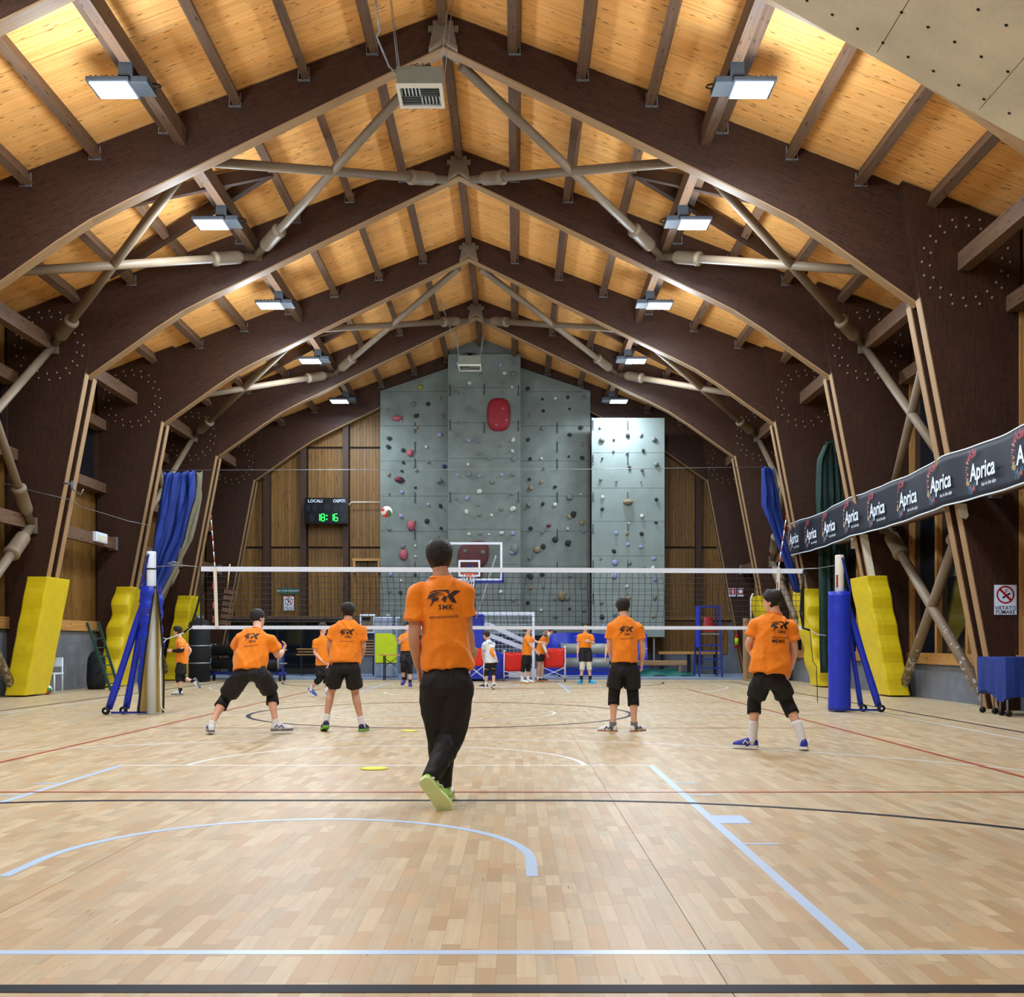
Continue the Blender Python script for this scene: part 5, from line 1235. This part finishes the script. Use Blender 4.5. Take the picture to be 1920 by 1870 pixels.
    # legs
    for k in ('l', 'r'):
        Hh, K, A = g['h'+k], g['k'+k], g['a'+k]; back = -fw*.018*s
        limb(body, [Hh+V3((0, 0, .02)), Hh.lerp(K, .3), Hh.lerp(K, .7), K, K.lerp(A, .28)+back, K.lerp(A, .6)+back*.5, A], [.082*s*chubby, .081*s*chubby, .064*s*chubby, .052*s, .054*s*chubby, .042*s, .034*s])
        t_ = V3(J['t'+k]).normalized(); uu = V3(J['u'+k]) if 'u'+k in J else V3((0, 0, 1))
        uu = (uu-t_*uu.dot(t_)).normalized(); body.path([A+uu*.02, A-uu*.035*s, A-uu*.05*s+t_*.09*s, A-uu*.06*s+t_*.15*s], 0, 10, [.034*s, .038*s, .03*s, .02*s])
    bme = remesh(body, vox, 5, 'body')
    bm = bmesh.new(); bm.from_mesh(bme); e = extra.mesh('x'); bm.from_mesh(e)
    for v in bm.verts: v.co -= base
    for f in bm.faces: f.smooth = True
    bm.to_mesh(bme); bm.free(); bme.update(); put(bme, 'body', skin, root)
    # hair
    hm = MB(); nt_ = 40; nl = 9; rs = random.Random(len(label)*13+7); grid = []
    for i in range(nt_):
        th = 2*math.pi*i/nt_; front = math.cos(th)      # 1 = front
        zl = .045 if front < -.35 else (.045+(front+.35)/.55*.065 if front < .2 else .11+(front-.2)/.8*.068)
        zl = zl/hair_len if front < 0 else zl
        colm = []
        for k in range(nl+1):
            z = zl+(.2235-zl)*(k/nl)**.9; a, b, o = head_r(z); th_ = (.006+.012*min(1, k/2))*(1+.35*noise.noise(V3((math.cos(th)*3, math.sin(th)*3, z*22+rs.random()*.4))))
            th_ += .008*max(0, front)*(1 if k > 1 else .3)
            colm.append(hp(-math.sin(th)*(a+th_), o+math.cos(th)*(b+th_), z+th_*(k/nl)**2*1.2))
        colm.insert(0, hp(-math.sin(th)*head_r(zl)[0]*.9, head_r(zl)[2]+math.cos(th)*head_r(zl)[1]*.9, zl+.004)); grid.append(colm)
    hm.loft([[grid[i][k] for i in range(nt_)] for k in range(nl+2)]).part('hair', hairm, root)
    # face
    for q in (-1, 1):
        eo = MB().ellip(hp(q*.03, .0845, .112), (.0125*hs, .007*hs, .008*hs), RH, 10, 6).part('eye', 'eye', root)
        MB().ellip(hp(q*.03, .0905, .112), (.006*hs, .003*hs, .006*hs), RH, 8, 5).part('iris', 'iris', eo)
        MB().path([hp(q*.016, .097, .131), hp(q*.032, .095, .135), hp(q*.047, .083, .131)], .0035*hs, 5).part('eyebrow', hairm, root)
    MB().ellip(hp(0, .082, .047), (.022*hs, .008*hs, .006*hs), RH, 10, 6).part('mouth', 'lip', root)
    # shirt
    sm2 = MB(); hemc = g['hem'] if 'hem' in g else spine(-.08); rings = []
    secs = [(0, hemw, hemw*.64+.02), (.06, hemw*.99, hemw*.64+.02), (.3, (hemw*.55+sw*.45)*chubby**.5, .135*s*chubby+.01), (.6, sw*1.0, .138*s*chubby), (.78, sw*1.0, .13*s), (.86, sw*.95, .115*s), (.92, sw*.74, .1*s), (.965, sw*.48, .086*s), (1.0, .072*s, .07*s)]
    def sp2(t):
        a = hemc.lerp(mid, min(1, t/.52)) if t < .52 else mid.lerp(nk, (t-.52)/.48); return a
    for t, a, b in secs:
        U, V_ = axes(max(.02, t)); rings.append(ell_ring(sp2(t), U, V_, a, b+(.012 if t < .2 else 0), 24))
    sm2.loft(rings)
    for q, k in ((-1, 'l'), (1, 'r')):
        S, E = g['s'+k], g['e'+k]; sm2.ellip(S, (.07*s, .07*s, .066*s)); limb(sm2, [S.lerp(spine(.84), .45), S, S.lerp(E, sleeve*.6), S.lerp(E, sleeve)], [.066*s, .07*s, .069*s*chubby, .077*s*chubby])
    sme = remesh(sm2, vox*1.15, 4, 'shirt'); wrinkle(sme, .017 if vox < .01 else .009, 4.6, seed*.37); nose_me = sme.copy()
    for v in sme.vertices: v.co -= base
    sme.update(); so = put(sme, 'shirt', shirt, root)
    cm_ = MB(); U, V_ = axes(1); cm_.path([nk+V3((0, 0, -.002))+U*.074*s*math.cos(a)+V_*.071*s*math.sin(a) for a in [2*math.pi*i/20 for i in range(21)]], .005*s, 6).part('collar', shirt, so)
    for pr in prints or (): decal(root, nose_me, base, **pr)
    bpy.data.meshes.remove(nose_me)
    # legwear
    lw = MB(); rings = []
    for t, a, b in ((.17, .146*s*chubby, .1*s*chubby), (.05, .154*s*chubby, .108*s*chubby), (-.06, .168*s*chubby, .118*s*chubby), (-.13, .13*s, .1*s)):
        U, V_ = axes(max(t, 0)); rings.append(ell_ring(spine(t), U, V_, a, b))
    lw.loft(rings)
    for k in ('l', 'r'):
        Hh, K, A = g['h'+k], g['k'+k], g['a'+k]
        if legwear == 'shorts': limb(lw, [Hh.lerp(pel, .3)+V3((0, 0, .07)), Hh-V3((0, 0, .02)), Hh.lerp(K, shorts_to*.5), Hh.lerp(K, shorts_to)], [.085*s*chubby, .1*s*chubby, .106*s*chubby, .103*s*chubby])
        else: limb(lw, [Hh.lerp(pel, .3)+V3((0, 0, .09)), Hh-V3((0, 0, .02)), Hh.lerp(K, .5), K, K.lerp(A, .35), K.lerp(A, .75), K.lerp(A, .98)], [.085*s, .11*s, .108*s, .086*s, .082*s, .066*s, .052*s])
    lme = remesh(lw, vox*1.15, 3, legwear); wrinkle(lme, .010 if vox < .01 else .006, 6.0, seed*.61)
    for v in lme.vertices: v.co -= base
    lme.update(); put(lme, legwear, 'blackcloth', root)
    for i, k in enumerate(('l', 'r')):
        Hh, K, A = g['h'+k], g['k'+k], g['a'+k]; t_ = V3(J['t'+k]); uu = V3(J['u'+k]) if 'u'+k in J else V3((0, 0, 1))
        if legwear == 'shorts':
            if pads: limb(MB(), [K.lerp(Hh, padt[i]), K, K.lerp(A, .3)-fw*.014*s], [.079*s*chubby, .074*s, .074*s*chubby], 16).part('knee_pad', pads, root)
            if sock: limb(MB(), [A.lerp(K, sockh)-fw*.012*s, A.lerp(K, sockh*.5)-fw*.004*s, A-uu*.05*s], [.056*s if sockh > .3 else .048*s, .05*s if sockh > .3 else .045*s, .046*s], 14).part('sock', sock, root)
        shoe(root, A, t_, uu, s*.97, shoes[0], shoes[1], L=shoew, mark=shoes[2] if len(shoes) > 2 else None)
    if fsleeve:
        for k, m_, f0, f1 in fsleeve:
            E, W, S = g['e'+k], g['w'+k], g['s'+k]; limb(MB(), [E.lerp(S, f0), E, E.lerp(W, .4), E.lerp(W, f1)], [.053*s, .047*s, .048*s, .035*s], 14).part('arm_sleeve', m_, root)
    return root
SH = {}
for nme, c in (('lime_shoe', '#a8e05f'), ('lime_sole', '#d9efb0'), ('navy_shoe', '#23264f'), ('green_sole', '#7bbd54'), ('white_shoe', '#dfe3e8'), ('grey_sole', '#6b6f76'), ('gum_sole', '#a4603f'), ('royal_shoe', '#2b36a8'), ('cyan_shoe', '#2aa5d8'), ('blue_shoe', '#2c55b0'), ('purple_shoe', '#33308a'), ('dark_shoe', '#1d1d24'), ('mint_shoe', '#cfe6e0'), ('orange_sole', '#e08a52'), ('white_sole', '#e9ebee')):
    M[nme] = mat(nme, c, .5, var=.04)
HASH = '#diventaunaquila'
def club(c, k=1., rot=0., meme=False, m='print'):
    b = dict(c=c, nrm=(0, -1, 0), k=k, m=m); r = [dict(b, polys=LOGO, name='eagle_emblem'), dict(b, texts=[('SMK', .014, -.0205, .047, .016, rot)], name='lettering'), dict(b, texts=[(HASH, 0, -.084, .0265, .006, math.radians(3)+rot)], name='slogan')]
    if meme: r.append(dict(b, texts=[('MEME', -.03, -.125, .056, .016, math.radians(-3))], name='name_lettering'))
    return r
# 1 the coach in the foreground
d = 7.1
person('person', 'person in orange SMK shirt and long black trousers, standing with lime shoes in the foreground', {
    'head': (824, 1045, d), 'neck': (827, 1081, d), 'mid': (833, 1165, d+.03), 'hem': (838, 1256, d+.02), 'sl': (783, 1102, d), 'sr': (869, 1100, d), 'el': (776, 1196, d-.02), 'er': (876, 1182, d+.06), 'wl': (785, 1252, d+.1), 'wr': (884, 1217, d+.22),
    'hl': (817, 1280, d), 'hr': (857, 1280, d), 'kl': (824, 1388, d+.14), 'kr': (848, 1382, d+.06), 'al': (834, 1481, d+.1), 'ar': (805, 1464, d-.2), 'tl': (.05, 1, 0), 'tr': (.56, .3, -.78), 'ur': (.0, .95, .36), 'hl_d': (.1, .2, -1), 'hr_d': (.2, .6, -.2)},
    1.80, skin='skin2', legwear='trousers', pads=None, sock=None, shoes=('lime_shoe', 'lime_sole', 'white_sole'), vox=.0075, hemw=.178, sleeve=.62, prints=club(P(834, 1134, d), 1.0), palm=((1, 0, 0), (-1, 0, .3)), shoew=.29)
# 2 crouching player on the left
d = 12.75
person('person', 'person in orange shirt crouching wide legged with both fists raised, black knee pads', {
    'head': (483, 1160, d+.16), 'neck': (483, 1179, d+.06), 'mid': (474, 1215, d), 'hem': (467, 1259, d-.08), 'sl': (450, 1191, d+.04), 'sr': (508, 1194, d+.04), 'el': (443, 1226, d+.2), 'er': (521, 1231, d+.12), 'wl': (462, 1222, d+.42), 'wr': (531, 1221, d+.3),
    'hl': (455, 1264, d-.1), 'hr': (489, 1264, d-.1), 'kl': (422, 1311, d+.08), 'kr': (510, 1303, d+.14), 'al': (396, 1361, d-.12), 'ar': (517, 1359, d+.0), 'tl': (-.35, .9, 0), 'tr': (1, .35, 0), 'hr_d': (.25, .3, .9), 'hl_d': (.5, .4, .6)},
    1.66, skin='skin', shoes=('white_shoe', 'grey_sole', 'blue_shoe'), yaw=-12, head_yaw=-35, hemw=.205, prints=club(P(476, 1200, d), .84, math.radians(4)), curl=(1.5, 1.7), chubby=1.14, shorts_to=.78, sockh=.16, palm=((0, 0, 1), (-.9, 0, -.2)))
# 3 standing player left of the coach
d = 13.1
person('person', 'person in orange SMK shirt standing with hands in front, bare knees and striped socks', {
    'head': (653, 1147, d+.02), 'neck': (652.5, 1163, d), 'mid': (650, 1200, d), 'hem': (646, 1244, d-.04), 'sl': (626, 1175, d), 'sr': (679, 1177, d), 'el': (618, 1212, d+.0), 'er': (681, 1214, d), 'wl': (621, 1236, d+.16), 'wr': (676, 1236, d+.16),
    'hl': (634, 1252, d-.06), 'hr': (661, 1252, d-.06), 'kl': (621, 1298, d+.06), 'kr': (666, 1300, d+.06), 'al': (611, 1354, d-.05), 'ar': (679, 1359, d), 'tl': (-.3, .85, -.22), 'tr': (.15, 1, 0)},
    1.68, skin='skin2', pads=None, shoes=('navy_shoe', 'green_sole'), hemw=.205, prints=club(P(654, 1192, d), .84, math.radians(-4)), shorts_to=.76, sockh=.26, curl=(.9, .9))
# 4 standing player right of centre
person('person', 'person in orange SMK shirt standing right of the centre, black knee pads and white shoes', {
    'head': (1168, 1138, d+.02), 'neck': (1170, 1157, d), 'mid': (1171, 1200, d), 'hem': (1172, 1243, d-.03), 'sl': (1147, 1171, d), 'sr': (1198, 1173, d), 'el': (1143, 1212, d+.02), 'er': (1205, 1213, d), 'wl': (1148, 1238, d+.14), 'wr': (1204, 1239, d+.04),
    'hl': (1157, 1254, d-.03), 'hr': (1183, 1254, d-.03), 'kl': (1151, 1305, d+.05), 'kr': (1187, 1307, d+.05), 'al': (1149, 1362, d), 'ar': (1189, 1362, d), 'tl': (-.85, .6, 0), 'tr': (.75, .7, 0), 'hr_d': (0, .1, -1)},
    1.72, skin='skin', sock='sockgrey', shoes=('white_shoe', 'gum_sole', 'dark_shoe'), hemw=.165, prints=club(P(1173, 1187, d), .84), shorts_to=.7, sockh=.15, curl=(.6, .8))
# 5 the MEME player
d = 10.85
person('person', 'person in orange shirt lettered MEME, standing wide legged beside the right net post', {
    'head': (1448, 1127, d+.02), 'neck': (1453, 1149, d), 'mid': (1447, 1205, d), 'hem': (1441, 1263, d-.02), 'sl': (1419, 1166, d+.05), 'sr': (1483, 1168, d-.03), 'el': (1403, 1208, d+.05), 'er': (1490, 1218, d-.02), 'wl': (1411, 1229, d+.2), 'wr': (1482, 1256, d+.1),
    'hl': (1427, 1276, d-.02), 'hr': (1459, 1276, d-.02), 'kl': (1414, 1317, d+.08), 'kr': (1476, 1318, d+.04), 'al': (1411, 1388, d+.02), 'ar': (1507, 1390, d-.15), 'tl': (-.95, .45, 0), 'tr': (.22, 1, 0), 'hl_d': (.4, .5, -.6)},
    1.72, skin='skin', shoes=('royal_shoe', 'white_sole', 'white_sole'), head_yaw=48, hemw=.215, yaw=8, prints=club(P(1458, 1182, d), .92, math.radians(-5), True, 'printb'), shorts_to=.74, sockh=.5, curl=(.6, .7))
# 6 runner on the far left
d = 22.1
person('person', 'person in orange shirt running to the left behind the left net post', {
    'head': (333, 1184, d), 'neck': (337, 1197, d), 'mid': (341, 1220, d), 'hem': (341, 1245, d), 'sl': (338, 1203, d-.17), 'sr': (342, 1203, d+.17), 'el': (342, 1220, d-.22), 'er': (357, 1219, d+.2), 'wl': (323, 1221, d-.2), 'wr': (352, 1231, d+.2),
    'hl': (339, 1246, d-.08), 'hr': (341, 1246, d+.08), 'kl': (334, 1271, d-.06), 'kr': (341, 1272, d+.08), 'al': (338.5, 1296.5, d-.05), 'ar': (363, 1278, d+.1), 'tl': (-1, .05, 0), 'tr': (.45, 0, -.85), 'ur': (-.85, 0, -.45), 'hl_d': (-1, 0, .1)},
    1.58, skin='skin', sock='kneeblack', shoes=('white_shoe', 'grey_sole'), yaw=90, vox=.011, hemw=.15, fsleeve=[('l', 'kneeblack', .1, .95)], shorts_to=.7, curl=(1.2, .8))
# 7 boy with grey-brown hair behind player 3
d = 21.7
person('person', 'person in orange shirt stepping right, half hidden behind the player with striped socks', {
    'head': (605, 1178, d), 'neck': (605, 1193, d), 'mid': (605, 1220, d), 'hem': (605, 1248, d), 'sl': (592, 1201, d-.05), 'sr': (617, 1201, d+.05), 'el': (590, 1224, d-.05), 'er': (619, 1224, d+.02), 'wl': (603, 1239, d-.2), 'wr': (616, 1242, d-.05),
    'hl': (600, 1251, d), 'hr': (610, 1251, d), 'kl': (599, 1274, d-.05), 'kr': (612, 1275, d-.05), 'al': (583, 1292, d+.1), 'ar': (614, 1297, d-.1), 'tl': (.75, -.35, -.5), 'tr': (.7, -.7, 0)},
    1.60, skin='skin', hairm='hair2', yaw=222, head_yaw=250, shoes=('blue_shoe', 'white_sole', 'white_sole'), vox=.011, hemw=.145, shorts_to=.75, palm=((1, 0, 0), (-1, 0, 0)))
# 8 boy left of the coach, towards the camera
d = 26.7
person('person', 'person in orange shirt walking towards the camera, left of the coach', {
    'head': (764, 1175, d), 'neck': (764, 1187, d), 'mid': (762, 1203, d), 'hem': (762, 1221, d), 'sl': (753, 1192, d), 'sr': (775, 1193, d), 'el': (748, 1207, d-.05), 'er': (779, 1210, d), 'wl': (755, 1200, d-.18), 'wr': (777, 1222, d-.08),
    'hl': (757.5, 1226, d), 'hr': (767.5, 1227, d), 'kl': (756, 1251, d-.12), 'kr': (768.5, 1256, d-.05), 'al': (757, 1275, d+.1), 'ar': (769, 1281.5, d-.1), 'tl': (-.15, -1, -.35), 'tr': (.15, -1, 0), 'ul': (0, -.35, 1)},
    1.62, skin='skin', sock='kneeblack', shoes=('purple_shoe', 'purple_shoe'), yaw=185, vox=.012, hemw=.15, shorts_to=.68, palm=((1, 0, 0), (-1, 0, 0)))
# 9 boy in white
d = 25.2
person('person', 'person in a white shirt walking away to the left before the goal', {
    'head': (912, 1191, d), 'neck': (915, 1200, d), 'mid': (919, 1220, d), 'hem': (922, 1243, d), 'sl': (908, 1206, d-.02), 'sr': (924, 1206, d+.02), 'el': (905, 1222, d+.1), 'er': (921, 1222, d-.16), 'wl': (906, 1236, d+.18), 'wr': (928, 1233, d-.16),
    'hl': (917, 1243, d), 'hr': (925, 1243, d), 'kl': (912, 1261, d+.05), 'kr': (924, 1260, d), 'al': (911, 1284, d+.05), 'ar': (926, 1285, d-.1), 'tl': (-.9, .3, 0), 'tr': (-.3, .8, -.35), 'hr_d': (.6, 0, -.7)},
    1.50, shirt='whitecloth', skin='skin', hairm='hair2', shoes=('dark_shoe', 'white_sole'), yaw=38, head_yaw=65, vox=.011, hemw=.16, shorts_to=.6, fsleeve=[('r', 'orangecloth', .35, .85)], sockh=.2,
    prints=[dict(c=P(920, 1206.5, d), nrm=(.25, -1, 0), k=1., texts=[('PITU', 0, 0, .07, .012, 0)], m='printb')])
# 10 boy by the goalpost
d = 28.9
person('person', 'person in orange shirt beside the right goalpost reaching to a teammate', {
    'head': (988.5, 1181, d), 'neck': (990, 1191, d), 'mid': (988.5, 1208, d), 'hem': (988, 1229, d), 'sl': (987, 1196, d-.16), 'sr': (994, 1195, d+.14), 'el': (995, 1210, d-.2), 'er': (1006, 1204, d+.12), 'wl': (1005, 1221, d-.22), 'wr': (1018, 1206, d+.05),
    'hl': (986, 1229, d-.06), 'hr': (991, 1229, d+.06), 'kl': (981, 1253, d-.05), 'kr': (991, 1252, d+.06), 'al': (979, 1276, d-.05), 'ar': (990, 1275.5, d+.06), 'tl': (.9, -.4, 0), 'tr': (.9, -.4, 0)},
    1.60, skin='skin', shoes=('mint_shoe', 'orange_sole'), yaw=258, vox=.012, hemw=.155, shorts_to=.72, sockh=.3)
# 11 boy with the ball
d = 30.1
person('person', 'person in orange shirt with a white arm sleeve, a ball before the face', {
    'head': (1031, 1184, d+.05), 'neck': (1026, 1192, d), 'mid': (1017, 1208, d), 'hem': (1012, 1226, d), 'sl': (1018, 1196, d-.16), 'sr': (1025, 1195, d+.14), 'el': (1020, 1213, d-.2), 'er': (1028, 1205, d+.05), 'wl': (1025, 1226, d-.18), 'wr': (1028, 1196, d-.05),
    'hl': (1011, 1226, d-.06), 'hr': (1015, 1226, d+.06), 'kl': (1011, 1249, d-.06), 'kr': (1015, 1249, d+.06), 'al': (1009, 1273, d-.06), 'ar': (1015, 1273, d+.06), 'tl': (.9, -.3, 0), 'tr': (.95, -.1, 0)},
    1.58, skin='skin2', shoes=('dark_shoe', 'orange_sole'), pads=None, yaw=262, vox=.012, hemw=.15, shorts_to=.62, fsleeve=[('l', 'sockwhite', .35, .9)], sockh=.14)
volleyball(P(1025.5, 1189, 29.75), 'volleyball held up by the player with the white arm sleeve', .105, 2.)
# 13 boy facing the camera with white knee pads
d = 28.5
person('person', 'person in orange shirt facing the camera, white knee pads and bright cyan shoes', {
    'head': (1098, 1176, d), 'neck': (1097.5, 1187, d), 'mid': (1097.5, 1201, d), 'hem': (1097, 1215, d), 'sl': (1086.5, 1191, d), 'sr': (1108.5, 1191, d), 'el': (1084, 1210, d), 'er': (1113.5, 1207, d-.02), 'wl': (1083, 1227, d-.04), 'wr': (1105, 1203, d-.2),
    'hl': (1092.5, 1219, d), 'hr': (1103, 1219, d), 'kl': (1092, 1248, d-.03), 'kr': (1104.5, 1248, d-.03), 'al': (1089.5, 1276, d), 'ar': (1107, 1276, d), 'tl': (-.45, -.9, 0), 'tr': (.6, -.8, 0), 'hr_d': (-1, -.1, .1)},
    1.70, skin='skin', hairm='hair2', pads='kneewhite', sock='kneeblack', shoes=('cyan_shoe', 'cyan_shoe'), yaw=180, vox=.012, hemw=.165, shorts_to=.76, palm=((1, 0, 0), (0, 1, 0)), sockh=.3)
# 14 boy hidden behind player 4
d = 26.8
person('person', 'person in orange shirt mostly hidden behind the player right of the centre', {
    'head': (1160, 1173, d), 'neck': (1159, 1186, d), 'mid': (1158, 1206, d), 'hem': (1157, 1231, d), 'sl': (1146, 1191, d), 'sr': (1172, 1191, d), 'el': (1138, 1212, d), 'er': (1178, 1212, d), 'wl': (1135.5, 1230, d-.05), 'wr': (1178, 1230, d-.05),
    'hl': (1152, 1231, d), 'hr': (1164, 1231, d), 'kl': (1147, 1255, d-.03), 'kr': (1166, 1255, d-.03), 'al': (1143, 1279, d), 'ar': (1166, 1281, d-.05), 'tl': (-.25, -1, -.1), 'tr': (.2, -1, 0)},
    1.62, skin='skin', pads=None, sock='sockwhite', shoes=('purple_shoe', 'redp'), yaw=180, vox=.012, hemw=.155, shorts_to=.7, palm=((1, 0, 0), (-1, 0, 0)), sockh=.1)
# flat yellow markers on the floor
M['marker'] = mat('yellow_marker_rubber', '#dfe04a', .6, var=.04)
for (px, py, dd, rad, lab_) in ((702, 1442, 9.17, .125, 'flat yellow floor marker left of the coach'), (768, 1371, 13.15, .11, 'small far yellow floor marker behind the coach, half in shadow')):
    c = P(px, py, dd); c.z = 0; tag(MB().lathe([(.01, .003), (rad, .003), (rad, .007), (rad*.3, .011), (.01, .011)], c, n=28).part('floor_marker', 'marker'), lab_, 'marker', 'yellow floor markers')
